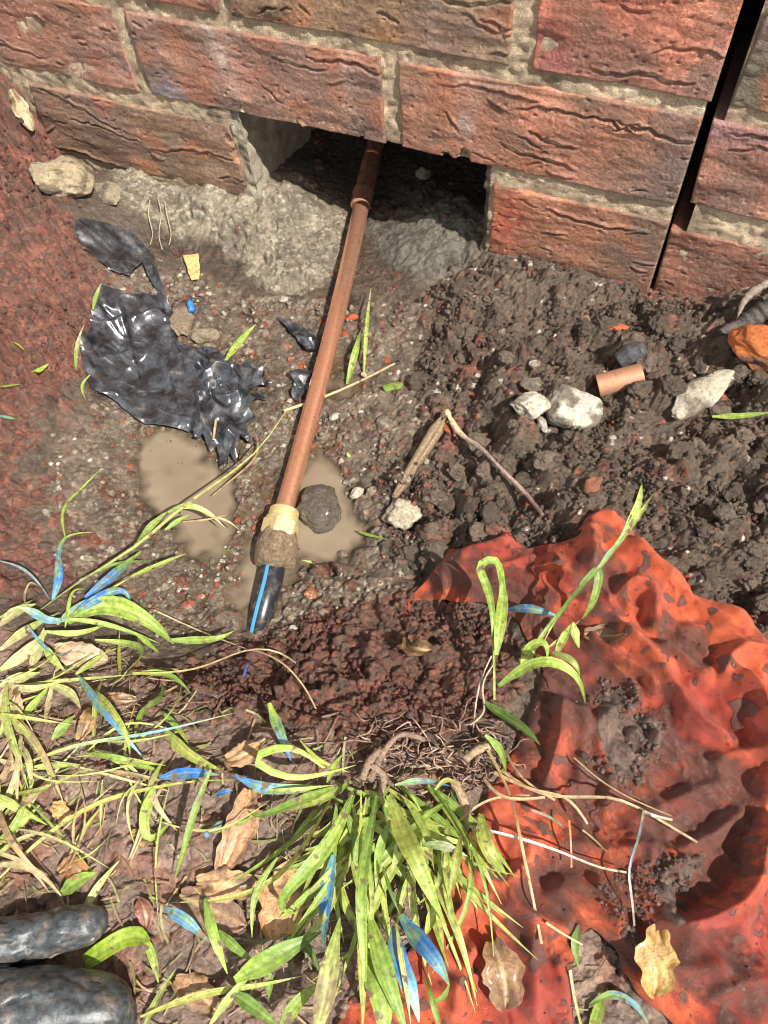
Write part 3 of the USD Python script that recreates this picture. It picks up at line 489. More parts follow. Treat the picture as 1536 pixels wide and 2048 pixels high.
FOLDS = [([(903, 1110), (933, 1120), (1098, 1122)], 7, 9, 5), ([(915, 1100), (985, 1088), (1036, 1068)], 13, 6, 8), ([(1163, 1050), (1173, 1090), (1183, 1130), (1168, 1175)], 15, 5, 14), ([(1088, 1120), (1128, 1160), (1160, 1185)], 10, 5, 9),
    ([(1160, 1050), (1200, 1030), (1240, 1045)], 14, 7, 6), ([(1248, 1065), (1318, 1130), (1378, 1160), (1443, 1205), (1518, 1275)], 13, 5, 16), ([(1223, 1205), (1258, 1185), (1293, 1195), (1298, 1240), (1312, 1285)], 12, 8, 5),
    ([(1213, 1235), (1238, 1280), (1288, 1315), (1358, 1355)], 9, 4, 7), ([(1158, 1265), (1228, 1325), (1288, 1380), (1285, 1420)], 10, 5, 6), ([(1203, 1250), (1298, 1340), (1363, 1440), (1400, 1470), (1470, 1497)], 13, 4, 8),
    ([(1243, 1270), (1328, 1320), (1413, 1390)], 9, 5, 5), ([(1298, 1280), (1368, 1340), (1423, 1372)], 12, 8, 4), ([(1458, 1330), (1478, 1380), (1508, 1450), (1523, 1510), (1520, 1600), (1515, 1640)], 17, 3, 14),
    ([(1393, 1535), (1443, 1515), (1488, 1508), (1545, 1530)], 11, 5, 9), ([(1425, 1385), (1455, 1330), (1500, 1310), (1560, 1340)], 9, 6, 8), ([(1088, 1345), (1060, 1400), (1040, 1470)], 10, 7, 9), ([(1118, 1390), (1113, 1460), (1090, 1560), (1075, 1600)], 10, 9, 2.5),
    ([(1183, 1425), (1193, 1490), (1210, 1560), (1200, 1640)], 7, 5, 4), ([(1223, 1485), (1248, 1512), (1283, 1515), (1293, 1470), (1276, 1440)], 6, 3, 3), ([(1524, 1600), (1497, 1690), (1481, 1750), (1424, 1815), (1346, 1842), (1285, 1838)], 15, 12, 2.2),
    ([(1092, 1756), (1139, 1811), (1186, 1862), (1256, 1885)], 11, 9, 2.5), ([(1178, 1748), (1209, 1803), (1250, 1860)], 8, 3, 5), ([(1022, 1799), (1092, 1842), (1155, 1864)], 9, 8, 2.5), ([(1010, 1760), (1040, 1730), (1050, 1690), (1010, 1660)], 7, 8, 7),
    ([(985, 1830), (1040, 1800), (1060, 1870), (1066, 1990), (1070, 2060)], 8, 7, 6), ([(1110, 1900), (1125, 1960), (1130, 2060)], 7, 5, 4), ([(1221, 1889), (1262, 1983), (1330, 2030)], 10, 8, 3), ([(1300, 1760), (1360, 1720), (1400, 1715)], 7, 6, 3), ([(1291, 1680), (1294, 1735)], 6, 2, 5),
    ([(1250, 1640), (1330, 1600), (1440, 1560)], 6, 6, 6), ([(1330, 1700), (1420, 1660), (1480, 1600)], 8, 6, 5), ([(1260, 1980), (1350, 1930), (1460, 1930)], 7, 9, 9), ([(1400, 1990), (1480, 1960), (1560, 1970)], 8, 8, 6), ([(1440, 1880), (1500, 1780), (1560, 1700)], 9, 10, 8), ([(940, 1790), (900, 1850), (880, 1950)], 6, 8, 8),
    ([(960, 1870), (920, 1960), (910, 2060)], 8, 7, 7), ([(1200, 1330), (1255, 1400), (1262, 1440)], 6, 3, 4), ([(1150, 1400), (1165, 1500), (1150, 1600)], 6, 6, 6), ([(1330, 1420), (1375, 1480), (1440, 1520)], 6, 3, 5), ([(960, 1150), (1040, 1165), (1100, 1200), (1160, 1230)], 8, 8, 9), ([(1340, 1250), (1420, 1270), (1500, 1320)], 6, 5, 8), ([(1130, 1680), (1200, 1700), (1290, 1690)], 5, 4, 4)]
FOLDS = [(p, h * 1.7 * mm_, max(a, 2) * .72 * mm_, max(c, 2) * .72 * mm_) for p, h, a, c in FOLDS]
cl_soft = fnoise(.016, 60); lift = ridge_field(FOLDS); lift = gaussian_filter(lift, .8)
def aniso(seed, ang, s1, s2):
    r_ = np.random.default_rng(seed); k = 4; n = gaussian_filter(r_.standard_normal((ny // 2, nx // 2)), (s1 / DX / 2, s2 / DX / 2)); n = n / n.std()
    c, s = math.cos(ang), math.sin(ang); yy, xx = np.mgrid[0:ny, 0:nx]; u, v = (xx * c + yy * s) / 2, (-xx * s + yy * c) / 2
    return map_coordinates(n, [v, u], order=1, mode='wrap')
cl_w = aniso(61, .9, .0028, .018) * .0009 + aniso(62, -.6, .0025, .014) * .0006
base_s = gaussian_filter(BASE, .01 / DX)
rid = np.clip(1 - np.abs(aniso(63, -.42, .0036, .05)) * 1.1, 0, 1) ** 1.8 * .0075 + np.clip(1 - np.abs(aniso(64, -.9, .0030, .035)) * 1.6, 0, 1) ** 2 * .0035
lift = np.hypot(lift, rid) + .25 * rid
CZ = base_s + .0045 + lift + .0022 * cl_soft + cl_w
cp, cf, cpg = sheet(CLOTH, .0022, .0006, 5)
rimd = np.array([cpg.exterior.distance(shapely.Point(*q)) for q in cp[:1]])
inside_c = shapely.contains_xy(cpg, GX, GY); edge_c = gaussian_filter(inside_c.astype(float), 8)
cz = sample(CZ, cp[:, 0], cp[:, 1])
rim_f = np.clip((sample(edge_c, cp[:, 0], cp[:, 1]) - .5) / .45, 0, 1) ** .7
_b = sample(base_s, cp[:, 0], cp[:, 1]); cz = _b + .002 + np.maximum(cz - _b - .002, 0) * (.08 + .92 * rim_f)
def settle(p2, z0, f, rim, rim_f, iters=200, slack=1.12, seed=3):
    """Lets the sheet, cut larger than the patch it lies on, buckle into folds on the ground."""
    X = np.c_[p2, z0 + np.random.default_rng(seed).normal(0, .0004, len(z0))]; N = len(X); e = np.unique(np.sort(np.vstack([f[:, [0, 1]], f[:, [1, 2]], f[:, [2, 0]]]), 1), axis=0)
    fl = np.linalg.norm(np.diff(p2[e], axis=1)[:, 0], axis=1); l3 = np.linalg.norm(np.diff(X[e], axis=1)[:, 0], axis=1)
    sl = 1 + (slack - 1) * np.clip(.9 + .5 * sample(fnoise(.02, 65), p2[e].mean(1)[:, 0], p2[e].mean(1)[:, 1]), .2, 1.8) * rim_f[e].mean(1); L0 = np.maximum(fl * sl, l3 * (1 + .35 * (sl - 1)))
    te = np.sort(np.vstack([f[:, [0, 1]], f[:, [1, 2]], f[:, [2, 0]]]), 1); op = np.r_[f[:, 2], f[:, 0], f[:, 1]]; o = np.lexsort((te[:, 1], te[:, 0])); te, op = te[o], op[o]; same = (te[1:] == te[:-1]).all(1); be = np.c_[op[:-1][same], op[1:][same]]
    bl = np.linalg.norm(np.diff(p2[be], axis=1)[:, 0], axis=1) * 1.04
    I = np.r_[e[:, 0], be[:, 0]]; J = np.r_[e[:, 1], be[:, 1]]; LL = np.r_[L0, bl]; K = np.r_[np.full(len(e), 1.0), np.full(len(be), .12)]; cnt = np.bincount(I, K > .5, N) + np.bincount(J, K > .5, N) + .5 * (np.bincount(I, K < .5, N) + np.bincount(J, K < .5, N)); V = np.zeros_like(X); rm = np.zeros(N, bool); rm[:rim] = True
    for it in range(iters):
        V *= .80; V[:, 2] -= .000004; Y = X + V; Y[:, 2] += (z0 - Y[:, 2]) * .008
        for _ in range(2):
            d = Y[J] - Y[I]; l = np.linalg.norm(d, axis=1); c = np.where((K < .5) & (l > LL), 0, (l - LL) / np.maximum(l, 1e-9) * K)[:, None] * d * .5
            D = np.stack([np.bincount(I, c[:, k], N) - np.bincount(J, c[:, k], N) for k in range(3)], 1) / cnt[:, None] * 1.7; Y = Y + D
            Y[rm, :2] = Y[rm, :2] * .6 + p2[rm] * .4
            g = sample(base_s, Y[:, 0], Y[:, 1]) + .0012; Y[:, 2] = np.clip(Y[:, 2], g, g + .03)
        V = Y - X; X = Y
    return X
from scipy.interpolate import LinearNDInterpolator
p2, f2, pg2 = sheet(CLOTH, .0072, .0006, 5); z2 = sample(gaussian_filter(CZ, .004 / DX), p2[:, 0], p2[:, 1])
XC = settle(p2, z2, f2, len(pg2.exterior.coords) - 1, np.clip(np.array([pg2.exterior.distance(q) for q in shapely.points(p2)]) / .012, 0, 1)); AC, FA, FC = np.c_[p2, z2], f2, f2
for _ in range(2):
    XC, FC = trimesh.remesh.subdivide_loop(XC, FC, iterations=1); AC, FA = trimesh.remesh.subdivide_loop(AC, FA, iterations=1)
CX = np.c_[cp, cz] + np.nan_to_num(LinearNDInterpolator(AC[:, :2], XC - AC)(cp)); CX[:, 2] = np.maximum(CX[:, 2], sample(base_s, CX[:, 0], CX[:, 1]) + .0012)
Z = np.where(gaussian_filter(inside_c.astype(float), 2) > .8, np.minimum(Z, base_s - .004), Z)
# soaked mud on the cloth: broad patches, splashes and spots
heavy = region([[(1010, 1440), (1100, 1250), (1180, 1270), (1290, 1340), (1380, 1500), (1500, 1560), (1480, 1720), (1300, 1760), (1100, 1640)], [(1050, 1760), (1180, 1700), (1330, 1850), (1480, 1860), (1480, 1960), (1300, 1990), (1100, 1830)], [(900, 1130), (1050, 1130), (1120, 1200), (1040, 1290), (950, 1205), (830, 1200)], [(1180, 1100), (1230, 1130), (1240, 1250), (1150, 1200)], [(1290, 1240), (1400, 1250), (1400, 1370), (1320, 1330)], [(1440, 1540), (1480, 1540), (1450, 1600)]], .006, 2.2, 70)
heavy = heavy * np.clip(.92 + .25 * fnoise(.007, 71) + .12 * fnoise(.002, 72), 0, 1)
spots = np.clip((fnoise(.0024, 73) + .4 * fnoise(.001, 173) - 1.55) * 2.5, 0, 1) + .9 * np.clip((fnoise(.0042, 74) + .6 * fnoise(.0014, 174) - 1.75) * 2, 0, 1) + np.clip((fnoise(.0012, 75) - 1.2) * 2.2, 0, 1) * np.clip(.5 + .5 * fnoise(.012, 175), 0, 1)
damp = np.clip(.4 + .5 * fnoise(.012, 76), 0, 1)
film = region([[(1000, 1760), (1100, 1700), (1250, 1880), (1150, 1880), (1090, 1960), (1000, 1900)], [(1220, 1880), (1420, 1860), (1560, 1960), (1500, 2060), (1330, 2030)], [(1130, 1560), (1500, 1560), (1490, 1740), (1330, 1830), (1200, 1800)], [(1180, 1060), (1250, 1080), (1230, 1160), (1190, 1160)]], .006, 2.0, 79) * np.clip(.6 + .25 * fnoise(.004, 87), 0, 1)
heavy = np.maximum(heavy, film)
mudm = np.clip(np.maximum(heavy * .93, np.clip(spots, 0, 1) * .9), 0, 1)
CX2, cf2 = trimesh.remesh.subdivide_loop(CX, cf, iterations=1); cp2, _ = trimesh.remesh.subdivide_loop(np.c_[cp, 0 * cz], cf, iterations=1)
sx, sy = cp2[:, 0], cp2[:, 1]; dv_ = np.clip(sample(damp, sx, sy), 0, 1)[:, None]; cc = C3(.43, .080, .029) * (1 - dv_) + C3(.28, .040, .025) * dv_
pale = sample(region([[(900, 1700), (960, 1600), (1060, 1600), (1060, 1760), (960, 1850), (880, 1880)]], .015, 1, 77), sx, sy)[:, None] * .5; cc = cc * (1 - pale) + pale * C3(.62, .15, .07)
mv = np.clip(np.maximum(sample(gaussian_filter(heavy, 1), sx, sy) * .66, sample(np.clip(spots, 0, 1), sx, sy) * .92), 0, 1)
sv, sf = solid(CX2, cf2, .0009)
cloth = obj('cloth', (sv, sf), 'cloth', None, True, np.clip(np.vstack([cc, cc * .9]), .02, 1), {'mud': np.r_[mv, mv]}, label='crumpled orange-red fabric sheet soaked and spotted with mud', cat='cloth')
from scipy.interpolate import LinearNDInterpolator
_q = LinearNDInterpolator(CX[:, :2] + 1e-7 * np.random.default_rng(1).normal(size=CX[:, :2].shape), CX[:, 2])(GX[inside_c], GY[inside_c]); CZ[inside_c] = np.where(np.isfinite(_q), _q, CZ[inside_c])
CZg = np.where(inside_c, CZ + .0005, -9)
SURF = np.where(inside_c, np.maximum(CZ, base_s), SURF)

PLASTIC = [(140, 456), (165, 444), (215, 450), (270, 470), (308, 512), (316, 545), (332, 585), (346, 625), (358, 690), (400, 700), (440, 705), (455, 728), (468, 746), (500, 726), (512, 746), (534, 731), (528, 758), (549, 778), (516, 776), (502, 792), (541, 808), (500, 818), (514, 842), (490, 850), (508, 892), (486, 884), (479, 942), (462, 910), (447, 948), (438, 900), (426, 915), (412, 880), (395, 890), (388, 868), (330, 862), (285, 850), (230, 805),
    (185, 780), (165, 730), (160, 690), (168, 650), (190, 600), (200, 575), (235, 585), (275, 592), (318, 590), (300, 560), (288, 530), (262, 556), (220, 540), (175, 500)]
def crumple(seed, cell, amp, x, y):
    r_ = np.random.default_rng(seed); x0, x1, y0, y1 = x.min() - cell, x.max() + cell, y.min() - cell, y.max() + cell
    n = int((x1 - x0) * (y1 - y0) / cell ** 2); p = np.c_[r_.uniform(x0, x1, n), r_.uniform(y0, y1, n)]; p = np.vstack([p, [(x0 - 1, y0 - 1), (x1 + 1, y0 - 1), (x1 + 1, y1 + 1), (x0 - 1, y1 + 1)]])
    from scipy.interpolate import LinearNDInterpolator
    return LinearNDInterpolator(p, r_.uniform(-1, 1, len(p)) * amp)(x, y)
pp, pf, ppg = sheet(PLASTIC, .00095, .0003, 8)
PF = ridge_field([(p, h * .7 * mm_, a * .6 * mm_, c * .6 * mm_) for p, h, a, c in [([(240, 600), (258, 680), (280, 765)], 4, 3, 4), ([(265, 645), (300, 635), (335, 620)], 4, 3, 3), ([(165, 660), (175, 720), (230, 790), (300, 845)], 5, 5, 8), ([(340, 640), (360, 700), (410, 760)], 5, 4, 6), ([(405, 770), (440, 745), (490, 742)], 10, 5, 7), ([(410, 800), (450, 805), (495, 795)], 9, 5, 6), ([(400, 770), (405, 830), (440, 900)], 8, 4, 5), ([(300, 515), (312, 550), (345, 620)], 6, 3, 4), ([(345, 700), (350, 760), (380, 860)], 4, 4, 4), ([(450, 850), (480, 880), (470, 930)], 8, 4, 5), ([(380, 705), (420, 730), (455, 735)], 8, 4, 5)]])
shred = sample(region([[(390, 690), (560, 720), (560, 860), (510, 960), (420, 960), (385, 860), (410, 780)]], .008, .3, 80), pp[:, 0], pp[:, 1])
pz = np.maximum(sample(gaussian_filter(BASE, .006 / DX), pp[:, 0], pp[:, 1]), ZW - .003 + .0 * pp[:, 0]) + .0045 + sample(PF, pp[:, 0], pp[:, 1]) + (1 - shred) * (crumple(89, .017, .0030, pp[:, 0], pp[:, 1]) + crumple(90, .008, .00035, pp[:, 0], pp[:, 1])) + (1 - shred) * sample(.0004 * fnoise(.004, 85) + .0013 * np.clip(1 - np.abs(fnoise(.008, 86)) * 5, 0, 1), pp[:, 0], pp[:, 1]) + shred * (.004 + crumple(82, .011, .0060, pp[:, 0], pp[:, 1]) + crumple(88, .006, .0012, pp[:, 0], pp[:, 1])) + (1 - shred) * crumple(83, .03, .0035, pp[:, 0], pp[:, 1])
sv, sf = solid(np.c_[pp, pz], pf, .0004)
obj('plastic_sheet', (sv, sf), 'plastic', None, True, label='torn glossy black plastic sheet lying crumpled beside the puddle', cat='plastic sheet')
inside_p = shapely.contains_xy(ppg, GX, GY); PLZ = np.full((ny, nx), -9.0); PLZ[inside_p] = base_s[inside_p] + .007
Z = np.where(gaussian_filter(inside_p.astype(float), 2) > .85, np.minimum(Z, base_s - .003), Z); SURF = np.maximum(SURF, PLZ)
def scrap(poly, name, mat_, label, cat, amp=.003, cell=.006, lift_=.003, seed=0, group=None, th=.0005, col=None):
    p, f, g_ = sheet(poly, .0013, .0003, seed); z = sample(gaussian_filter(SURF, 3), p[:, 0], p[:, 1]) + lift_ + crumple(seed + 3, cell, amp, p[:, 0], p[:, 1])
    v, F = solid(np.c_[p, z], f, th)
    cc = None if col is None else np.tile(C3(*col), (len(v), 1)) * (.75 + .5 * meshkit.fbm(v / .004, 3, seed))[:, None]
    return obj(name, (v, F), mat_, None, 25 if cc is None else True, cc, label=label, cat=cat, group=group)
scrap([(556, 640), (575, 645), (610, 660), (640, 685), (640, 705), (618, 712), (600, 690)], 'plastic_scrap', 'plastic', 'small pointed black plastic scrap left of the copper pipe, higher of the two scraps', 'plastic scrap', .004, .006, .005, 21)
scrap([(580, 752), (600, 745), (640, 752), (632, 775), (612, 790), (600, 812), (585, 795), (590, 770)], 'plastic_scrap', 'plastic', 'folded black plastic scrap tucked under the middle of the copper pipe', 'plastic scrap', .004, .006, .005, 22)

# ------------------------------------------------------------------ ground sheet and puddle water
gxo = np.concatenate([X0 - np.geomspace(40, .01, 26), gx, X1 + np.geomspace(.01, 40, 26)]); gyo = np.concatenate([Y0 - np.geomspace(40, .01, 26), gy, Y1 + np.geomspace(.01, 6, 14)])
GXo, GYo = np.meshgrid(gxo, gyo); pad = ((26, 14), (26, 26))
Zo = np.pad(Z, pad, mode='edge'); far_ = np.clip(np.maximum(np.maximum(X0 - GXo, GXo - X1), np.maximum(Y0 - GYo, GYo - Y1)), 0, None); tf = np.clip(far_ / .6, 0, 1)
Zo = Zo * (1 - tf) + tf * (-.03 + .01 * np.sin(GXo * 3) * np.cos(GYo * 2.3))
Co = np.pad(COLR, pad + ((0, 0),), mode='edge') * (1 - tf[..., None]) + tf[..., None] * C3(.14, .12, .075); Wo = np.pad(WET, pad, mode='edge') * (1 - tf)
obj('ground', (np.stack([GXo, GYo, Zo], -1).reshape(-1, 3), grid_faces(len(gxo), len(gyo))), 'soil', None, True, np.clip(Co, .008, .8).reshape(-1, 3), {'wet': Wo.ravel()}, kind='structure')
wx0, wx1, wy0, wy1 = -.22, .14, -.50, -.08; wn = np.meshgrid(np.arange(wx0, wx1, .002), np.arange(wy0, wy1, .002)); dep = ZW - sample(gaussian_filter(Z, 1.2), wn[0], wn[1])
wf = grid_faces(wn[0].shape[1], wn[0].shape[0]); wf = wf[(dep.ravel()[wf] > -.0015).any(1)]
obj('puddle_water', (np.stack([wn[0], wn[1], np.full(wn[0].shape, ZW)], -1).reshape(-1, 3), wf), 'muddy_water', None, True, None, {'depth': np.clip(dep, 0, .05).ravel()}, kind='structure')
SURF = np.maximum(SURF, ZW)

# ------------------------------------------------------------------ the water pipe
PA, PB = onz(716, 430, -.111), onz(592, 930, -.1165); PD = (PB - PA) / np.linalg.norm(PB - PA)
def along(py):                                                    # the point of the pipe's axis at a picture height
    lo, hi = -.4, .6
    for _ in range(40):
        mid = (lo + hi) / 2; d = RM @ (PA + PD * mid - CAM); y = H / 2 + FPX * d[1] / d[2]
        lo, hi = (mid, hi) if y < py else (lo, mid)
    return PA + PD * lo
pipe = thing('water_pipe', 'copper water pipe from the wall hole to a brass joint and black plastic pipe', 'pipe', along(700))
n_ = 60; P_ = np.linspace(along(308), along(1032), n_); P_[:, 2] += .0012 * np.sin(np.linspace(0, 3.1, n_)); P_[:, 0] += .0036 * np.sin(np.linspace(-.2, 3.3, n_))
obj('copper_tube', tube(P_, .0079, 40), 'copper', pipe)
c0, c1 = along(318), along(412); Lc = np.linalg.norm(c1 - c0)
obj('copper_coupling', lathe_along(c0, c1, [(0, .0084), (.0005, .0094), (Lc * .2, .0095), (Lc * .66, .0095), (Lc * .68, .0099), (Lc * .7, .0108), (Lc * .74, .0111), (Lc * .79, .0106), (Lc * .81, .0099), (Lc * .97, .0098), (Lc, .0086)], 40), 'copper', pipe, 40)
sold = along(412); obj('solder_ring', lathe_along(sold - PD * .0012, sold + PD * .002, [(0, .0097), (.001, .0100), (.0022, .0090), (.0032, .0080)], 36), 'copper', pipe, 40)
e0 = along(300) - PD * .10; obj('elbow_stub', lathe_along(e0, along(314), [(0, .0090), (.07, .0090), (np.linalg.norm(along(314) - e0), .0090)], 32), 'copper', pipe, 40)
b0 = along(1020); L1 = np.linalg.norm(along(1071) - b0)
obj('brass_collar', lathe_along(b0, along(1071), [(-.0005, .0082), (0, .0112), (.001, .0121), (L1 * .26, .0123), (L1 * .28, .0112), (L1 * .36, .0112), (L1 * .38, .0130), (L1 * .40, .0135), (L1 * .60, .0137), (L1 * .63, .0134), (L1 * .64, .0140), (L1 * .7, .0130)], 40), 'brass', pipe, 30)
def hexnut(a, b, r, cham=.12, seed=None, sub=None):
    d = np.linalg.norm(b - a); z = (b - a) / d; x = np.cross(z, [0, 0, 1.0]); x /= np.linalg.norm(x); y = np.cross(x, z); V = []; rows = [(0, r * .90), (d * cham, r), (d * (1 - cham), r), (d, r * .90)]
    for s, rr in rows:
        for k in range(6):
            for o in (-.06, .06):
                an = (k + .5) * math.pi / 3 + o * (math.pi / 3); V.append(a + z * s + rr * (math.cos(an) * x + math.sin(an) * y))
    V = np.array(V); n = 12; F = []
    for i in range(3):
        q = i * n + np.arange(n); w = i * n + (np.arange(n) + 1) % n; F += [np.c_[q, w, w + n], np.c_[q, w + n, q + n]]
    V = np.vstack([V, a, b]); q = np.arange(n); w = (q + 1) % n; F += [np.c_[np.full(n, len(V) - 2), w, q], np.c_[np.full(n, len(V) - 1), 3 * n + q, 3 * n + w]]
    return V, np.vstack(F)
obj('brass_nut', hexnut(along(1044), along(1074), .0152), 'brass', pipe, 20)
# the mud-caked lower nut and the black pipe that leaves it
q0, q1 = along(1066), onz(549, 1126, -.1235); mb = trimesh.Trimesh(*lathe_along(q0, q1, [(-.002, .013), (.003, .0150), (.008, .0160), (.011, .0152), (.012, .0164), (.022, .0168), (.026, .0158), (.029, .012)], 36)); mb = mb.subdivide().subdivide()
v = np.array(mb.vertices); v += mb.vertex_normals * ((meshkit.fbm(v / .006, 4, 3) - .5) * .005)[:, None]
obj('muddy_compression_nut', (v, mb.faces), 'stone', pipe, True, C3(.21, .15, .095) * (.4 + 1.2 * meshkit.fbm(v / .004, 4, 8))[:, None], label='compression nut caked in tan mud')
PP = spline([onz(550, 1115, -.1215), onz(541, 1160, -.1225), onz(528, 1210, -.126), onz(518, 1250, -.133), onz(508, 1300, -.15)], 40)
pe = obj('plastic_pipe', tube(PP, .0098, 36), 'poly_pipe', pipe)
tt = np.gradient(PP, axis=0); tt /= np.linalg.norm(tt, axis=1, keepdims=True); toc = CAM - PP; toc -= tt * (toc * tt).sum(1)[:, None]; toc /= np.linalg.norm(toc, axis=1, keepdims=True); sd = np.cross(toc, tt)
sd *= np.sign((sd @ RM[0]))[:, None]; V = []
for an in np.radians([-36, -30, -25, -19]):
    V.append(PP + .00993 * (math.cos(an) * toc + math.sin(an) * sd))
V = np.stack(V, 1).reshape(-1, 3); obj('blue_stripe', (V, grid_faces(4, len(PP))), 'blue_stripe', pe)

# ------------------------------------------------------------------ stones, rubble, sticks
def lump(seed, sub=3, flat=(1, .8, .6), planes=7, rough=.24):
    r_ = np.random.default_rng(seed); m = trimesh.creation.icosphere(subdivisions=sub); v = np.array(m.vertices)
    for _ in range(planes):
        n = r_.normal(size=3); n /= np.linalg.norm(n); d = r_.uniform(.55, .85); s = v @ n - d; v -= np.clip(s, 0, None)[:, None] * n * .95
    n = m.vertex_normals; v = v + n * ((meshkit.fbm(v * 2.2 + seed, 5, seed) - .5) * rough * 2)[:, None]
    return v * np.array(flat), m.faces
def place_lump(name, px, py, wpx, hpx, ang, col, label, cat, seed, mat_='stone', thick=.6, sink=.3, group=None, sub=4, dirt=.35, planes=7, at=None):
    dirt = dirt + .12 if name == 'mortar_lump' else dirt
    p = hit(px, py) if at is None else np.array(at); s = 1 / pxm(p); a, b_ = wpx * s / 2, hpx * s / 2; t = thick * min(a, b_)
    v, f = lump(seed, sub, (1.08 * a, 1.08 * b_, t), planes); th = math.radians(ang) + math.atan2(RM[0][1], RM[0][0])
    R = np.array([[math.cos(th), -math.sin(th), 0], [math.sin(th), math.cos(th), 0], [0, 0, 1]]); nn = meshkit.fbm(v / .006 + seed, 4, seed); nd = meshkit.fbm(v / .012 + seed, 3, seed + 5)
    tl = np.random.default_rng(seed).normal(0, .15, 2); v = v @ R.T; v[:, 2] += v[:, 0] * tl[0] + v[:, 1] * tl[1]
    c = C3(*col) * (.7 + .6 * nn)[:, None]; dm = np.clip((nd - .5) * 6 + dirt * 2 - .6 - 30 * (v[:, 2] - 0) / max(t, 1e-3) * .02, 0, .85)[:, None]; c = c * (1 - dm) + dm * C3(.11, .08, .058)
    v = v + p + np.array([0, 0, t * (1 - 2 * sink)])
    return obj(name, (v, f), mat_, None, True, np.clip(c, .01, .9), label=label, cat=cat, group=group)
MORT = (.46, .40, .30)
for a in [('mortar_lump', 122, 368, 118, 108, 35, (.42, .34, .22), 'largest tan mortar lump, at the left edge under the lowest brick', 'rubble', 101, .75, .3), ('mortar_lump', 215, 386, 82, 48, -28, (.30, .25, .17), 'flat greyish brown mortar slab beside the tan lump, above the plastic sheet', 'rubble', 102, .5, .35),
          ('mortar_lump', 1060, 818, 72, 66, 10, (.56, .52, .42), 'squarish pale mortar piece just left of the big whitish lump', 'rubble', 103, .7, .3), ('mortar_lump', 1143, 822, 92, 110, 60, (.58, .54, .45), 'big whitish mortar lump below the copper offcut', 'rubble', 104, .75, .3),
          ('mortar_lump', 1072, 769, 58, 30, -5, (.50, .45, .35), 'thin pale mortar flake above the squarish mortar piece', 'rubble', 105, .5, .3), ('mortar_lump', 1402, 785, 150, 72, 38, (.47, .42, .33), 'long flat grey mortar slab near the right edge, left of the orange brick', 'rubble', 106, .45, .3),
          ('mortar_lump', 808, 1036, 88, 70, -30, (.52, .46, .34), 'pale mortar lump at the foot of the weathered wood sliver', 'rubble', 107, .8, .3), ('mortar_lump', 703, 960, 34, 26, 20, (.48, .44, .36), 'small pale stone right of the puddle, upper of the pair', 'rubble', 108, .7, .3), ('mortar_lump', 714, 985, 30, 22, 40, (.55, .50, .38), 'small cream stone right of the puddle, lower of the pair', 'rubble', 109, .7, .3),
          ('mortar_lump', 1085, 850, 18, 38, 15, (.5, .46, .38), 'narrow upright mortar sliver between the two whitish lumps', 'rubble', 110, .7, .3), ('mortar_lump', 363, 640, 40, 90, 12, (.25, .19, .13), 'brown clay lump against the upper right rim of the black plastic', 'rubble', 111, .5, .35), ('mortar_lump', 410, 672, 56, 30, 8, (.27, .21, .15), 'flat brown clay piece above the shredded end of the plastic', 'rubble', 112, .5, .4),
          ('mortar_lump', 667, 834, 20, 18, 0, (.55, .5, .4), 'small cream pebble just right of the pipe below the straw', 'rubble', 113, .8, .3), ('mortar_lump', 565, 601, 26, 16, 0, (.52, .47, .38), 'small oval cream pebble above the pointed plastic scrap', 'rubble', 114, .8, .3), ('mortar_lump', 685, 1110, 20, 18, 0, (.55, .45, .33), 'tiny tan pebble on the lower rim of the right puddle', 'rubble', 115, .8, .3), ('mortar_lump', 1070, 730, 22, 20, 0, (.6, .56, .48), 'round white pebble above the thin pale mortar flake', 'rubble', 116, .8, .3)]:
    place_lump(a[0], *a[1:7], a[7], a[8], a[9], thick=a[10], sink=a[11])
place_lump('wet_clod', 640, 1022, 96, 92, 40, (.10, .08, .06), 'dark wet clod standing in the puddle right of the brass joint', 'clod', 120, 'wetstone', .7, .42, dirt=.2)
p = onwall(968, 560); p[1] = -.018; place_lump('footing_lump', 968, 560, 78, 112, 80, (.27, .235, .19), 'rounded grey cement lump hanging below the left end of the red lowest brick', 'cement lump', 121, 'stone', .6, .5, at=p, planes=2)
place_lump('brick_fragment', 1512, 715, 100, 120, 70, (.45, .13, .035), 'orange broken brick half cut off by the right edge of the photo', 'brick piece', 122, 'stone', .9, .3, planes=11, dirt=.05)
place_lump('brick_fragment', 1234, 656, 50, 18, -4, (.50, .12, .05), 'thin orange brick chip on the mud below the right-hand bricks', 'brick piece', 123, 'stone', .6, .3, dirt=0)
place_lump('brick_fragment', 704, 636, 26, 16, 10, (.52, .11, .04), 'bright orange brick chip beside the pipe, above the green blades', 'brick piece', 124, 'stone', .7, .3, dirt=0)
place_lump('brick_fragment', 895, 860, 24, 34, 20, (.34, .09, .04), 'rust red brick chip at the top of the wood sliver', 'brick piece', 125, 'stone', .7, .3, dirt=.1)
place_lump('brick_fragment', 1185, 972, 44, 30, 30, (.30, .11, .065), 'dull red brick crumb in the clods above the cloth', 'brick piece', 126, 'stone', .7, .35, dirt=.3)
place_lump('brick_fragment', 622, 1186, 26, 28, 20, (.33, .12, .045), 'rust brown chip in the mud right of the black pipe', 'brick piece', 127, 'wetstone', .6, .35, dirt=.05)
place_lump('brick_fragment', 378, 1208, 26, 18, 10, (.36, .11, .06), 'wet red chip in the shallows left of the black pipe', 'brick piece', 128, 'wetstone', .6, .35, dirt=.05)
for k, (x, y, z, s) in enumerate([(-.055, .085, -.05, .02), (-.03, .095, -.035, .022), (.03, .09, -.06, .02), (.05, .075, -.075, .018), (.0, .1, -.075, .02), (.06, .095, -.045, .016), (-.11, .095, -.07, .02), (-.02, .09, -.095, .018)]):
    pass
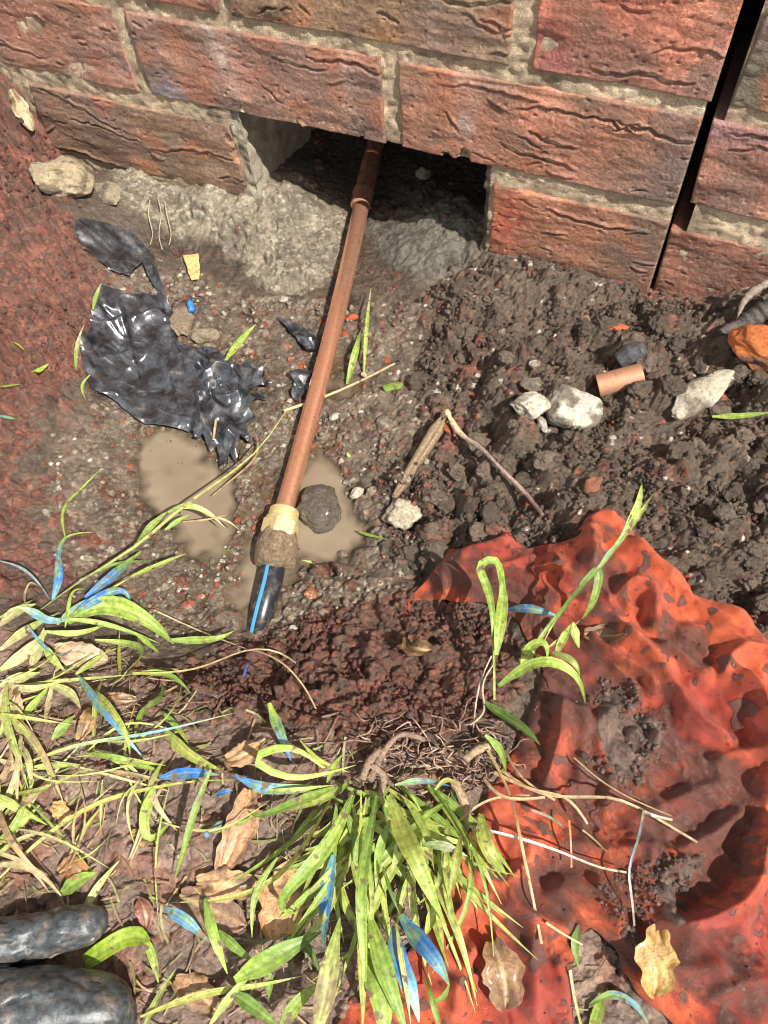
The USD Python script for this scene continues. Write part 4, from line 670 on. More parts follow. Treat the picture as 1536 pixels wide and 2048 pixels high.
CAV = [('red brick shard deep in the hole left of the pipe', 628, 292, .12, .016, (.20, .045, .03)), ('pale stone chip at the back of the hole right of the pipe', 845, 345, .10, .009, (.24, .22, .17)), ('dark red shard on the rubble in the right half of the hole', 868, 392, .09, .011, (.22, .05, .03)), ('grey stone at the back of the hole near its right side', 905, 375, .11, .009, (.2, .18, .15)), ('round grey stone at the back of the hole near its left side', 590, 300, .13, .014, (.17, .145, .11))]  # stone colours darkened to stand in for the shade inside the hole
def ony(px, py, y): d = ray(px, py); return CAM + (y - CAM[1]) / d[1] * d
for k, (lab, qx, qy, y, s, c) in enumerate(CAV):
    x, _, z = ony(qx, qy, y)
    v, f = lump(140 + k, 3, (s, s * .8, s * .8), 9); obj('rubble_stone', (v + np.array([x, y, z]), f), 'stone', None, True, C3(*c) * (.7 + .6 * meshkit.fbm(v / .004, 3, k))[:, None], label=lab, cat='rubble')
# copper offcut, rubber piece, twig, wood sliver, bottle neck
p0, p1 = hit(1196, 772, .004), hit(1286, 748, .004); d = np.linalg.norm(p1 - p0)
obj('pipe_offcut', lathe_along(p0, p1, [(.004, .0068), (0, .0070), (0, .0088), (.001, .0090), (d - .001, .0090), (d, .0088), (d, .0070), (d - .004, .0066)], 32), 'dull_copper', None, 40, label='short muddy copper pipe offcut lying in the soil on the right', cat='pipe offcut')
def stick(name, pts, hts, rad, col, label, cat, mat_='wood', n=28, seg=7, rough=.12, parent=None, seed=0, group=None):
    P = spline([hit(x, y, h) for (x, y), h in zip(pts, np.broadcast_to(hts, len(pts)))], n); s = np.linspace(0, 1, n); rad = np.interp(s, np.linspace(0, 1, len(np.atleast_1d(rad))), np.atleast_1d(rad)) * (1 + rough * np.random.default_rng(seed + 5).normal(size=n))
    v, f = tube(P, rad, seg); c = np.tile(C3(*col), (len(v), 1)) if np.ndim(col) == 1 else np.array([np.interp(np.r_[np.repeat(s, seg), 0, 1], np.linspace(0, 1, len(col)), np.array(col)[:, k]) for k in range(3)]).T
    c = c * (.75 + .5 * meshkit.fbm(v / .005, 3, seed))[:, None]; return obj(name, (v, f), mat_, parent, True, np.clip(c, .01, .9), label=label, cat=cat, group=group)
stick('twig', [(893, 822), (915, 860), (960, 895), (1000, 935), (1040, 975), (1085, 1030)], [.012, .010, .012, .009, .010, .004], [.0022, .0022, .0017, .0015, .0018, .0013], [(.55, .42, .24), (.42, .33, .26), (.25, .18, .17), (.26, .18, .15), (.17, .11, .09)], 'thin bare twig slanting down through the clods above the cloth', 'twig', n=46, seed=1)
stick('dark_branch', [(1560, 600), (1500, 640), (1440, 665)], .006, [.008, .0075, .004], (.075, .065, .06), 'dark thick stick end at the right edge under the bricks', 'stick', seed=2); stick('root_stub', [(1536, 565), (1490, 600), (1475, 640)], .008, [.004, .003, .001], (.2, .16, .13), 'pale muddy root stub above the dark stick at the right edge', 'root', seed=3)
stick('rubber_plug', [(1240, 722), (1266, 707), (1290, 697)], .006, [.007, .0085, .006], (.06, .06, .065), 'small dark rubber piece behind the copper offcut', 'rubber piece', 'rubber', seg=16, rough=.0, seed=4)
P = [hit(884, 842, .008), hit(790, 994, .004)]; ax = (P[1] - P[0]); Lw = np.linalg.norm(ax); ax /= Lw; sdv = np.cross(ax, [0, 0, 1.0]); sdv /= np.linalg.norm(sdv); nu_, V = 40, []
for i in range(nu_):
    s = i / (nu_ - 1); hw = .0068 * (1 - .35 * s) * (.6 + .4 * min(1, 8 * s, 6 * (1 - s)))
    for j in range(9):
        u = -1 + j / 4; V.append(P[0] + ax * Lw * (s + (.03 * math.sin(j * 2.1) if i in (0, nu_ - 1) else 0)) + sdv * hw * u + np.array([0, 0, .0038 * (1 - u * u) ** .5 - .003 * (1 - s) * 0 + .0007 * math.sin(j * 3.3 + .2 * i) - .0006 * math.sin(j * 5.1)]))
V = np.array(V); g_ = grid_faces(9, nu_); V2, F2 = solid(V, g_[:, ::-1] if np.cross(V[9] - V[0], V[1] - V[0])[2] > 0 else g_, .004)
obj('wood_sliver', (V2, F2), 'wood', None, True, np.clip(np.tile(np.array([C3(.24, .17, .10) * (.6 + .7 * random.random()) for _ in range(9)]), (2 * nu_, 1)), .01, .8), label='weathered flat wood sliver slanting to the right of the puddle', cat='wood sliver')
p0, p1 = hit(1284, 1092, .014), hit(1300, 1062, .020); d = np.linalg.norm(p1 - p0); obj('clear_tube', lathe_along(p0, p1, [(0, .0062), (0, .0072), (d * .45, .0072), (d * .5, .0082), (d * .6, .0082), (d * .62, .0072), (d, .0072), (d, .0062), (d * .3, .0060)], 28), 'clear_plastic', None, 35, label='clear plastic tube end poking out behind the upper edge of the cloth', cat='plastic tube')
stick('blue_plastic_chip', [(379, 603), (384, 622)], .005, [.0026, .0034], (.03, .16, .62), 'tiny bright blue chip right of the upper plastic sheet', 'plastic chip', 'rubber', n=6, seed=6)
scrap([(368, 516), (398, 513), (402, 548), (399, 566), (386, 566), (376, 540)], 'leaf_scrap', 'deadleaf', 'small tan leaf scrap on the slope above the black plastic', 'leaf', .001, .01, .004, 41, col=(.55, .32, .13))

# ------------------------------------------------------------------ loose soil crumbs (uncountable)
def scatter(name, n, weight, smin, smax, cols, seed, lift_=.2, kindlab='stuff', base=None, mat_='crumb', power=1.8):
    r_ = np.random.default_rng(seed); w = np.clip(weight, 0, None).ravel(); cdf = np.cumsum(w); cdf /= cdf[-1]; k = np.searchsorted(cdf, r_.random(n)); y, x = gy[k // nx] + r_.uniform(-.5, .5, n) * DX, gx[k % nx] + r_.uniform(-.5, .5, n) * DX
    S = smin * (1 - r_.random(n) * (1 - (smin / smax) ** power)) ** (-1 / power); zz = sample(SURF if base is None else base, x, y) + S * lift_; V, F, CC = [], [], []; protos = [lump(500 + i, 1, (1, .85, .75), 5, .3) for i in range(9)]; Rr = Ro.random(n, random_state=seed).as_matrix(); o = 0
    for i in range(n):
        v, f = protos[i % 9]; V.append((v * S[i]) @ Rr[i].T + [x[i], y[i], zz[i]]); F.append(f + o); o += len(v); CC.append(np.tile(np.array(cols[r_.integers(len(cols))]) * (.7 + .6 * r_.random()), (len(v), 1)))
    v, f, c = np.vstack(V), np.vstack(F), np.vstack(CC); v, c = v[f.ravel()], c[f.ravel()]
    return obj(name, (v, np.arange(len(v)).reshape(-1, 3)), mat_, None, True, np.clip(c, .01, .9), kind=kindlab)
wcloth = region([[(1180, 1400), (1230, 1370), (1320, 1420), (1330, 1500), (1290, 1560), (1200, 1570), (1170, 1480)], [(1290, 1740), (1400, 1700), (1420, 1740), (1370, 1800), (1350, 1860), (1320, 1840), (1290, 1790)], [(1230, 1740), (1260, 1740), (1260, 1900), (1240, 1900)]], .008, .8, 90)
def mud_patch(poly, hgt, seed):
    p, f, g_ = sheet(poly, .0012, .0008, seed); m = np.clip(np.array([g_.exterior.distance(q_) for q_ in shapely.points(p)]) / .006, 0, 1) ** .6
    z = sample(SURF, p[:, 0], p[:, 1]) + m * (hgt + sample(hgt * .8 * billow(.005, 310 + seed) + .0016 * billow(.0022, 320 + seed) + .0008 * billow(.001, 330 + seed), p[:, 0], p[:, 1])) - .0012
    v, F = solid(np.c_[p, z], f, .002); c = C3(.135, .088, .07) * (1 + .16 * sample(fnoise(.0022, 340 + seed), p[:, 0], p[:, 1]))[:, None]
    return obj('mud_smear', (v, F), 'soil', None, True, np.clip(np.vstack([c, c]), .02, .5), {'wet': np.full(len(v), .25)}, kind='stuff')
mud_patch([(1195, 1390), (1225, 1365), (1262, 1385), (1250, 1420), (1290, 1425), (1330, 1450), (1322, 1500), (1290, 1490), (1270, 1520), (1300, 1560), (1262, 1580), (1225, 1550), (1205, 1500), (1190, 1450)], .0042, 1)
mud_patch([(1300, 1745), (1345, 1725), (1400, 1712), (1410, 1740), (1370, 1770), (1375, 1810), (1355, 1862), (1330, 1840), (1325, 1800), (1298, 1790)], .0045, 2); mud_patch([(1225, 1735), (1250, 1750), (1258, 1800), (1240, 1830), (1225, 1790)], .002, 3)
r_ = np.random.default_rng(616); w = (clod * (1 - inside_c) * np.clip(fnoise(.03, 617) + .6, .05, 2) * np.clip((-.03 - GY) / .03, 0, 1)).ravel(); cdf = np.cumsum(w) / w.sum(); V, F, CC, o = [], [], [], 0
protos = [lump(700 + i, 4, (1, .85, .62), 3, .42) for i in range(6)]
for k in np.searchsorted(cdf, r_.random(85)):
    x, y, S = gx[k % nx], gy[k // nx], r_.uniform(.0035, .0105) ** 1.0; v, f = protos[r_.integers(6)]; v = v @ Ro.from_euler('z', r_.uniform(0, 6.28)).as_matrix().T * S; v = v + .0009 * (meshkit.fbm(v / .0022 + k, 3, 5) - .5)[:, None] * v / np.linalg.norm(v, axis=1, keepdims=True) * 2
    V.append(v + [x, y, float(sample(SURF, np.array([x]), np.array([y]))[0]) + S * .12]); F.append(f + o); o += len(v); CC.append(C3(*MUD[r_.integers(4)]) * 1.15 * (.6 + .8 * meshkit.fbm(v / .003 + k, 3, 6))[:, None])
obj('soil_clods', (np.vstack(V), np.vstack(F)), 'crumb', None, True, np.clip(np.vstack(CC), .01, .5), kind='stuff')
tagk = scatter('soil_crumbs', 3800, clod * (1 - inside_c) * (.25 + clump), .0007, .0036, MUD * 3 + [(.15, .115, .09), (.17, .06, .045)], 91, 0)
scatter('soil_crumbs', 3600, np.maximum(R_red, R_redfront) * (1 - inside_c) * np.clip(fnoise(.012, 98) + .6, .1, 2), .0006, .0030, RED + [(.09, .06, .05)], 92, 0)
scatter('soil_crumbs', 1500, wcloth * np.clip(fnoise(.006, 97) + .2, 0, 2), .0005, .0028, [(.12, .08, .066), (.16, .10, .08), (.10, .07, .058), (.19, .12, .09)], 93, .25)
scatter('soil_crumbs', 420, inside_c * 1.0, .0004, .0012, [(.14, .09, .07), (.2, .15, .11), (.07, .05, .045)], 94, .4)
scatter('gravel_bits', 650, R_pit * (1 - R_pud) * (1 - inside_p) * np.clip(fnoise(.015, 95) + .3, 0, 2), .0011, .0036, GRAV + [(.42, .38, .3), (.3, .08, .04)], 96, .25, mat_='wetstone')

# ------------------------------------------------------------------ grass, leaves, roots
G1, G2, G3, G4 = (.30, .41, .075), (.19, .30, .055), (.41, .47, .15), (.10, .185, .04)
YEL, TANC, BLU, LBL, TEAL, DRY, BRN = (.37, .38, .09), (.44, .32, .17), (.03, .15, .52), (.11, .32, .56), (.07, .25, .28), (.48, .42, .24), (.22, .14, .075)
def blade(parent, pts, w, cols, h=(3, 12, 6), n=14, tilt=None, fold=.22, prof='leaf', name='blade', seed=None, label=None):
    """A grass blade: picture polyline, width in pixels, colours along it, heights above what lies below (mm: start, middle, end)."""
    r_ = np.random.default_rng((int(pts[0][0] * 7 + pts[-1][1] * 13) if seed is None else seed) & 0xffff); h = np.atleast_1d(h).astype(float); hs = np.interp(np.linspace(0, 1, len(pts)), np.linspace(0, 1, len(h)), h) / 1000
    P = spline([hit(x, y, e) for (x, y), e in zip(pts, hs)], n); s = np.linspace(0, 1, n); T = np.gradient(P, axis=0); T /= np.linalg.norm(T, axis=1, keepdims=True)
    up = np.array([0, 0, 1.0]) * .55 + (CAM - P[n // 2]) / np.linalg.norm(CAM - P[n // 2]) * .45 + (r_.normal(0, .22, 3) if tilt is None else np.array(tilt)); B = np.cross(T, up); B /= np.linalg.norm(B, axis=1, keepdims=True); N = np.cross(B, T)
    tw = r_.normal(0, .25) * (s - .5); B2 = B * np.cos(tw)[:, None] + N * np.sin(tw)[:, None]; N2 = np.cross(B2, T)
    pr = {'leaf': np.clip(np.minimum(.32 + 2.2 * s, 1) * (1 - np.clip((s - .4) / .6, 0, 1) ** 1.5 * .95) * (1 + .05 * np.sin(s * 17 + w)), .05, 1), 'stem': np.full(n, .9) - .25 * s, 'strap': np.clip(np.minimum(1, 6 * (1 - s) + .15), .1, 1) * np.minimum(1, .8 + s), 'lens': np.clip(np.sin(np.pi * (s * .94 + .03)) ** .7, .05, 1)}[prof]
    hw = w * .8 / pxm(P[n // 2]) / 2 * pr; us = np.linspace(-1, 1, 9); wav = .06 * np.sin(s * 9 + w)[:, None] * hw[:, None]
    V = np.stack([P + B2 * (hw * u)[:, None] + N2 * (hw * fold * abs(u) ** 1.3)[:, None] + N2 * wav * u for u in us], 1)
    cols = np.array(cols if np.ndim(cols) == 2 else [cols], float); bn = np.clip((meshkit.fbm(V / .0042, 3, 5) - .40) * 7, 0, 1)[..., None]; sv_ = np.clip(s[:, None] + .10 * np.sin(us * 5 + s[:, None] * 23 + w) + r_.normal(0, .07, (n, 9)), 0, 1); c = np.stack([np.interp(sv_, np.linspace(0, 1, len(cols)), cols[:, k]) for k in range(3)], -1) * r_.uniform(.85, 1.15)
    isb = (c[..., 2:] > c[..., 1:2] * 1.05) & (w > 7); c = np.where(isb, c * bn + (1 - bn) * (C3(*G2) * .7 + .3 * c), c); cc = c * np.array([.88, 1.1, .82, 1.12, 1, .84, 1.12, .82, 1.08])[None, :, None] * r_.uniform(.93, 1.07, (1, 9, 1)); cc[:, 4] = cc[:, 4] * .8 + .2 * C3(.5, .55, .25)
    return obj(name, (V.reshape(-1, 3), grid_faces(9, n)), 'grass', parent, True, np.clip(cc.reshape(-1, 3), .01, .9), label=label)
t1 = thing('grass_tuft', 'blue-flecked grass tuft at the left edge, leaning over the puddle', 'grass tuft', hit(110, 1235))
for pts, w, c, h in [
    ([(80, 1220), (165, 1160), (275, 1090), (365, 1015), (500, 915), (585, 800)], 8, [G2, G3, YEL, G3], (5, 45, 40)), ([(275, 1085), (300, 1055), (340, 1020)], 19, [G2, G3], (26, 34, 30)), ([(330, 1060), (355, 1042), (381, 1029)], 12, [G2], (30, 35)),
    ([(335, 1025), (370, 1012), (410, 1022), (450, 1056)], 15, [G2, G3, TANC], (36, 42, 26)), ([(365, 1043), (410, 1040), (457, 1029)], 6, [TANC], (36, 38, 36)), ([(425, 1033), (455, 1042), (479, 1060)], 6, [TANC], (36, 30)),
    ([(260, 1155), (320, 1130), (372, 1107)], 23, [G1, G3], (22, 26, 20)), ([(190, 1195), (225, 1176), (262, 1154)], 7, [YEL], (10, 22)), ([(170, 1155), (225, 1130), (305, 1122)], 9, [G2, G4], (15, 20, 12)), ([(170, 1195), (215, 1160), (250, 1130), (282, 1103)], 24, [BLU, BLU, G4, G1], (10, 24, 20)),
    ([(150, 1225), (190, 1200), (250, 1185), (262, 1207)], 24, [TEAL, BLU, BLU, TEAL], (10, 22, 14)), ([(105, 1195), (115, 1130), (132, 1075), (188, 1064)], 11, [BLU, BLU, G2, G1], (8, 26, 22)), ([(131, 1075), (132, 1010), (150, 990), (197, 942)], 10, [G2, G1], (26, 34, 26)), ([(105, 1200), (120, 1150), (122, 1115)], 18, [LBL, BLU, TEAL], (8, 20, 22)),
    ([(0, 1122), (40, 1135), (80, 1170), (100, 1200)], 7, [(.22, .3, .33)], (12, 14, 8)), ([(135, 1245), (200, 1212), (260, 1222), (310, 1252), (347, 1288)], 50, [G2, G1, G1, G2], (8, 22, 10)), ([(335, 1280), (400, 1280), (440, 1275), (469, 1261)], 19, [G2, G1], (8, 14, 14)),
    ([(85, 1262), (150, 1266), (215, 1248)], 15, [G3, G1], (6, 14, 10)), ([(110, 1237), (200, 1246), (250, 1260), (320, 1287)], 13, [G1, G2], (10, 14, 6)), ([(270, 1265), (295, 1285), (321, 1308)], 13, [G1, G2], (10, 6)), ([(190, 1280), (240, 1285), (282, 1315), (245, 1349)], 18, [G3, G2, G2], (8, 14, 8)),
    ([(55, 1250), (85, 1290), (120, 1312), (155, 1288)], 9, [LBL, LBL, BLU], (14, 10, 8)), ([(85, 1288), (105, 1315), (131, 1342)], 22, [G1, G3], (8, 8)), ([(150, 1350), (185, 1325), (222, 1298)], 17, [G3, G1], (8, 12)), ([(0, 1252), (30, 1226), (72, 1208)], 32, [DRY, G3], (6, 14)), ([(240, 1352), (238, 1310), (239, 1260)], 9, [YEL], (6, 12)),
    ([(0, 1300), (40, 1270), (90, 1240), (120, 1225)], 26, [DRY, G3, G1], (4, 10, 12)), ([(0, 1340), (45, 1310), (95, 1262)], 30, [G3, DRY, G3], (4, 10, 8)), ([(60, 1340), (75, 1300), (88, 1255)], 26, [DRY, G3], (4, 10)), ([(35, 1215), (60, 1222), (95, 1240), (150, 1236)], 22, [G3, LBL, G1], (12, 14, 10)), ([(0, 1235), (40, 1215), (65, 1200)], 14, [G1], (8, 10)),
    ([(115, 1250), (150, 1215), (178, 1196)], 14, [G3, LBL], (8, 14)), ([(130, 1255), (137, 1210), (150, 1180), (170, 1178)], 10, [G1, G2], (8, 20, 18)), ([(50, 1205), (52, 1180), (62, 1165), (75, 1172)], 6, [TANC], (10, 12))]:
    blade(t1, pts, w, c, h)
t2 = thing('grass_tuft', 'trampled yellow-green grass lying on the mud in the lower left', 'grass tuft', hit(150, 1500))
for pts, w, c, h in [
    ([(15, 1350), (15, 1450), (35, 1510), (57, 1578)], 22, [YEL, G3, G1], (6, 16, 6)), ([(-20, 1585), (40, 1615), (95, 1650)], 36, [G1, G3, G1], (8, 10, 3)), ([(155, 1350), (200, 1410), (240, 1460), (289, 1518)], 24, [G1, LBL, LBL, (.3, .55, .65)], (8, 20, 6)), ([(180, 1380), (230, 1430), (253, 1470), (260, 1516)], 20, [G1, YEL, G1], (10, 26, 6)),
    ([(100, 1368), (145, 1392), (161, 1418)], 24, [G3, DRY], (6, 8)), ([(0, 1550), (150, 1492), (300, 1466), (380, 1448), (472, 1425)], 9, [YEL, G3, LBL, YEL], (6, 18, 20)), ([(0, 1755), (100, 1665), (200, 1605), (310, 1575), (400, 1562), (472, 1560)], 11, [G3, YEL, YEL, G2], (6, 12, 12)), ([(185, 1506), (260, 1522), (332, 1531)], 21, [G1, G3, G1], (12, 18, 16)),
    ([(55, 1537), (110, 1531), (172, 1532)], 17, [G3], (4, 6)), ([(325, 1424), (360, 1460), (377, 1487)], 19, [G2, G1], (8, 10)), ([(329, 1455), (380, 1510), (447, 1542)], 28, [G1, YEL, G1], (10, 20, 16)), ([(318, 1556), (375, 1546), (440, 1550)], 28, [BLU, BLU, LBL], (10, 16, 12)), ([(470, 1550), (530, 1575), (600, 1577), (668, 1574)], 28, [BLU, LBL, G2, G1], (14, 18, 14)), ([(503, 1583), (580, 1580), (668, 1570)], 11, [YEL, G3], (14, 20, 16)),
    ([(422, 1540), (390, 1620), (370, 1690), (349, 1758)], 18, [G1, G2, G1], (20, 28, 6)), ([(310, 1572), (288, 1645), (296, 1674), (347, 1638)], 25, [G1, G1, G2], (12, 12, 6)), ([(265, 1348), (320, 1346), (352, 1358), (382, 1387)], 16, [G1, G2, G2], (10, 18, 5)), ([(25, 1372), (120, 1362), (200, 1355), (265, 1349)], 9, [G3], (6, 10, 10)), ([(0, 1372), (30, 1360), (80, 1345)], 30, [DRY, G3], (4, 9)),
    ([(270, 1472), (285, 1425), (315, 1400), (321, 1360)], 16, [G2, G4], (6, 10, 8)), ([(150, 1890), (180, 1800), (240, 1720)], 22, [DRY, G3], (3, 6)), ([(120, 1790), (160, 1760), (195, 1745)], 40, [G2, G1], (3, 5)), ([(0, 1690), (40, 1650), (80, 1610)], 18, [YEL, G3], (3, 8)), ([(205, 1560), (203, 1600), (200, 1660)], 9, [G3], (4, 6)), ([(105, 1480), (130, 1450), (150, 1430)], 26, [G2], (3, 5)),
    ([(130, 1740), (175, 1650), (205, 1612)], 14, [YEL], (3, 6)), ([(0, 1470), (20, 1430), (30, 1390)], 26, [G3, DRY], (5, 8)), ([(40, 1440), (75, 1400), (100, 1370)], 20, [G1], (5, 10)), ([(0, 1520), (40, 1535), (75, 1540)], 20, [DRY], (4, 6)), ([(90, 1440), (98, 1400), (110, 1340)], 14, [DRY], (4, 10)), ([(280, 1030), (281, 1031)], 1, [G1], (1, 1))][:-1]:
    blade(t2, pts, w, c, h)
r2 = np.random.default_rng(22)
T2B = [(-20, 1375, .4), (10, 1620, -.3), (200, 1500, -.5), (120, 1720, -.8), (40, 1480, 1.2), (260, 1400, 1.0), (330, 1560, 2.6), (-30, 1700, -.6)]
for k in range(58):
    bx_, by_, a0 = T2B[r2.integers(len(T2B))]; x0, y0 = bx_ + r2.normal(0, 22), by_ + r2.normal(0, 22); a = a0 + r2.normal(0, .75); L = r2.uniform(90, 280); b = a + r2.normal(0, .45)
    blade(t2, [(x0, y0), (x0 + .5 * L * math.cos(a), y0 + .5 * L * math.sin(a)), (x0 + .5 * L * (math.cos(a) + math.cos(b)), y0 + .5 * L * (math.sin(a) + math.sin(b)))], r2.choice([r2.uniform(4, 9), r2.uniform(9, 20)]), [[DRY, G3], [G3, G1], [YEL, G3], [DRY, TANC], [G1, DRY], [G2, G1], [BRN, TANC]][r2.integers(7)], (r2.uniform(2, 5), r2.uniform(4, 18), r2.uniform(2, 6)), 12)
t3 = thing('grass_clump', 'uprooted broad-leaved grass clump with bare roots, flopped across the bottom centre', 'grass clump', hit(770, 1540))
r3 = np.random.default_rng(33)
for k in range(80):                                              # the mass of blades beneath
    a = r3.uniform(.25, 2.75); L = r3.uniform(90, 420) * (1 if .9 < a < 2.2 else .7); x0, y0 = r3.uniform(650, 910), r3.uniform(1560, 1720); b = a + r3.normal(0, .35)
    pts = [(x0, y0), (x0 + .5 * L * math.cos(a), y0 + .5 * L * math.sin(a)), (x0 + .5 * L * (math.cos(a) + math.cos(b)), min(y0 + .5 * L * (math.sin(a) + math.sin(b)), 2120))]
    blade(t3, pts, r3.uniform(9, 25), [[G2, G1], [G1, G3], [G4, G1], [YEL, G1], [YEL, G3], [G2, YEL]][r3.integers(6)], (r3.uniform(3, 10), r3.uniform(6, 20), r3.uniform(2, 12)), 10)
for pts, w, c, h in [
    ([(538, 1406), (550, 1440), (570, 1490), (582, 1522)], 27, [G1, G2, LBL, BLU], (26, 20, 8)), ([(650, 1537), (600, 1502), (545, 1498), (512, 1518), (550, 1546), (625, 1552), (712, 1530)], 21, [G1, G1, G2, G1, YEL, G1], (18, 34, 20)), ([(655, 1566), (668, 1535), (686, 1508)], 18, [G1], (18, 26)), ([(668, 1575), (575, 1612), (510, 1630), (494, 1620)], 24, [G1, G2, G2], (18, 16, 10)),
    ([(508, 1632), (460, 1655), (418, 1671)], 7, [G2], (8, 6)), ([(706, 1590), (668, 1670), (617, 1737), (572, 1787), (566, 1819), (592, 1827)], 38, [G4, G1, G1, G2, G2, G1], (26, 40, 12)), ([(754, 1590), (734, 1698), (723, 1776), (727, 1912), (724, 2070)], 30, [G4, G2, G1, G1], (28, 44, 34)), ([(722, 1580), (720, 1740), (718, 1890), (726, 2070)], 13, [YEL], (24, 38, 40)),
    ([(778, 1590), (805, 1662), (836, 1729), (863, 1790), (893, 1852)], 52, [G1, YEL, G1, G1], (30, 52, 34)), ([(872, 1805), (880, 1850), (888, 1900)], 14, [YEL], (34, 26)), ([(803, 1676), (797, 1705), (784, 1739)], 26, [G1, G3], (40, 30)), ([(801, 1830), (832, 1873), (872, 1922), (899, 1972)], 46, [TEAL, BLU, LBL, G2], (30, 36, 26)), ([(766, 1733), (782, 1785), (801, 1831)], 10, [G4], (30, 32)), ([(898, 1970), (885, 1995), (852, 2006)], 14, [G2], (24, 16)),
    ([(788, 1852), (795, 1912), (818, 1971), (838, 2045)], 48, [BLU, BLU, LBL, (.5, .62, .5)], (32, 38, 30)), ([(793, 1850), (802, 1912), (812, 1975), (822, 2050)], 15, [YEL, (.6, .62, .3)], (35, 42, 34)), ([(470, 1960), (559, 1908), (645, 1862)], 54, [G1, G2, G4], (14, 22, 18)), ([(634, 2070), (656, 1951), (680, 1835)], 54, [G3, BRN, G3, G1], (34, 44, 34)), ([(742, 1840), (773, 1951), (815, 2070)], 50, [G1, G2, G2], (30, 40, 34)), ([(735, 1900), (760, 1980), (770, 2090)], 70, [G2, G1], (26, 34)),
    ([(668, 1710), (656, 1776), (646, 1900)], 40, [TEAL, BLU, G4], (16, 18, 16)), ([(844, 1690), (890, 1693), (935, 1713)], 24, [G2, (.6, .6, .5)], (28, 26)), ([(962, 1628), (976, 1698), (1014, 1750)], 40, [G1, YEL, G2], (24, 26, 10)), ([(949, 1650), (946, 1690), (941, 1720)], 16, [YEL], (22, 14)), ([(922, 1670), (912, 1735), (896, 1800)], 24, [YEL, G3], (24, 30, 16)), ([(872, 1808), (862, 1840), (850, 1873)], 26, [YEL, G1], (28, 24)),
    ([(410, 1797), (428, 1870), (455, 1948)], 28, [G2, G1], (16, 22, 12)), ([(437, 1862), (470, 1893), (510, 1926)], 26, [G2], (12, 14)), ([(330, 1817), (370, 1840), (416, 1883)], 30, [BLU, LBL, G4], (14, 18, 10)), ([(555, 1715), (512, 1787), (504, 1875)], 18, [G2, G1], (14, 18, 10)), ([(281, 2034), (410, 1988), (520, 1970), (604, 1952)], 17, [YEL, G3], (8, 12, 12)), ([(457, 1980), (500, 2010), (560, 2055)], 34, [G4, G2], (10, 14)), ([(541, 1946), (540, 1970), (538, 2000)], 20, [G2], (14, 10)), ([(285, 2060), (320, 1990), (352, 1938)], 22, [G3], (6, 12)),
    ([(780, 1640), (760, 1700), (752, 1780)], 24, [G2, G1], (24, 20)), ([(810, 1600), (850, 1660), (868, 1740)], 22, [G1, YEL], (18, 26)), ([(690, 1620), (710, 1680), (706, 1740)], 22, [G2], (20, 16)), ([(870, 1580), (895, 1560), (922, 1578)], 12, [G1, (.5, .35, .1)], (16, 18)), ([(790, 1570), (840, 1562), (900, 1572)], 16, [G1, BLU], (14, 16)), ([(600, 1480), (640, 1520), (700, 1545)], 10, [YEL], (20, 20)), ([(310, 1640), (430, 1660), (540, 1600)], 6, [G3], (8, 14)),
    ([(970, 1470), (1000, 1500), (1012, 1545)], 20, [G2], (20, 14)), ([(560, 2060), (600, 2000), (650, 1960)], 34, [G2, G1], (14, 18)), ([(420, 2050), (480, 1970), (520, 1930)], 20, [G3, G1], (10, 14)), ([(880, 2060), (862, 1990), (850, 1950)], 16, [G2], (24, 20)), ([(560, 1870), (610, 1890), (640, 1950)], 22, [G4], (8, 10))]:
    blade(t3, pts, w, c, h)
for k in range(85):                                              # bare wiry roots
    x, y = r3.uniform(735, 1000), r3.uniform(1440, 1560); a = r3.uniform(0, 6.28); L = r3.uniform(30, 110); q = [(x, y)]
    for j in range(6): a += r3.normal(0, .6); q.append((q[-1][0] + L / 6 * math.cos(a), q[-1][1] + .8 * L / 6 * math.sin(a)))
    stick('root', q, np.r_[r3.uniform(0, 8), r3.uniform(1, 12, 5), r3.uniform(-2, 6)] / 1000, [.0006, .0004, .0002], [(.24, .155, .12), (.38, .27, .20), (.22, .14, .11)][k % 3], None, None, n=16, seg=5, parent=t3, seed=k)
for q, rad, c in [([(740, 1560), (770, 1500), (800, 1470), (850, 1480)], [.0026, .0014], (.22, .15, .11)), ([(930, 1520), (955, 1500), (985, 1490)], [.003, .002], (.27, .2, .13)), ([(905, 1560), (930, 1610), (925, 1680), (905, 1720)], [.003, .0016], (.3, .22, .14)), ([(760, 1590), (765, 1550), (740, 1530)], [.0026, .0018], (.26, .18, .13)), ([(725, 1560), (735, 1530), (760, 1500)], [.0028, .0018], (.24, .17, .12))]:
    stick('root', q, [.012] * len(q), rad, c, None, None, n=16, seg=7, parent=t3, seed=len(q))
t4 = thing('weed', 'single upright weed with one looped leaf left of the blue blade', 'weed', hit(990, 1400))
blade(t4, [(990, 1400), (989, 1350), (988, 1300)], 9, [G3, G1], (2, 12, 22), prof='stem', name='stem'); blade(t4, [(988, 1305), (984, 1220), (966, 1155), (963, 1128), (982, 1119), (1002, 1150), (1007, 1215), (993, 1310)], 21, [G1, G2, G1, G1, G1], (22, 55, 62, 40, 24), 30, fold=.3); blade(t4, [(993, 1310), (1003, 1230), (1006, 1180), (998, 1140)], 30, [G1, G1, G2], (24, 40, 56), 14)
for q in ([(983, 1312), (962, 1360), (953, 1400), (946, 1465)], [(986, 1330), (965, 1380), (968, 1420), (940, 1450)]): stick('root', q, [.018, .012, .008, .006], [.0008, .0005], (.40, .31, .24), None, None, n=20, seg=5, parent=t4, seed=3)
t5 = thing('weed', 'tall leaning weed stalk rising across the upper cloth, blue blade at its side', 'weed', hit(1010, 1390))
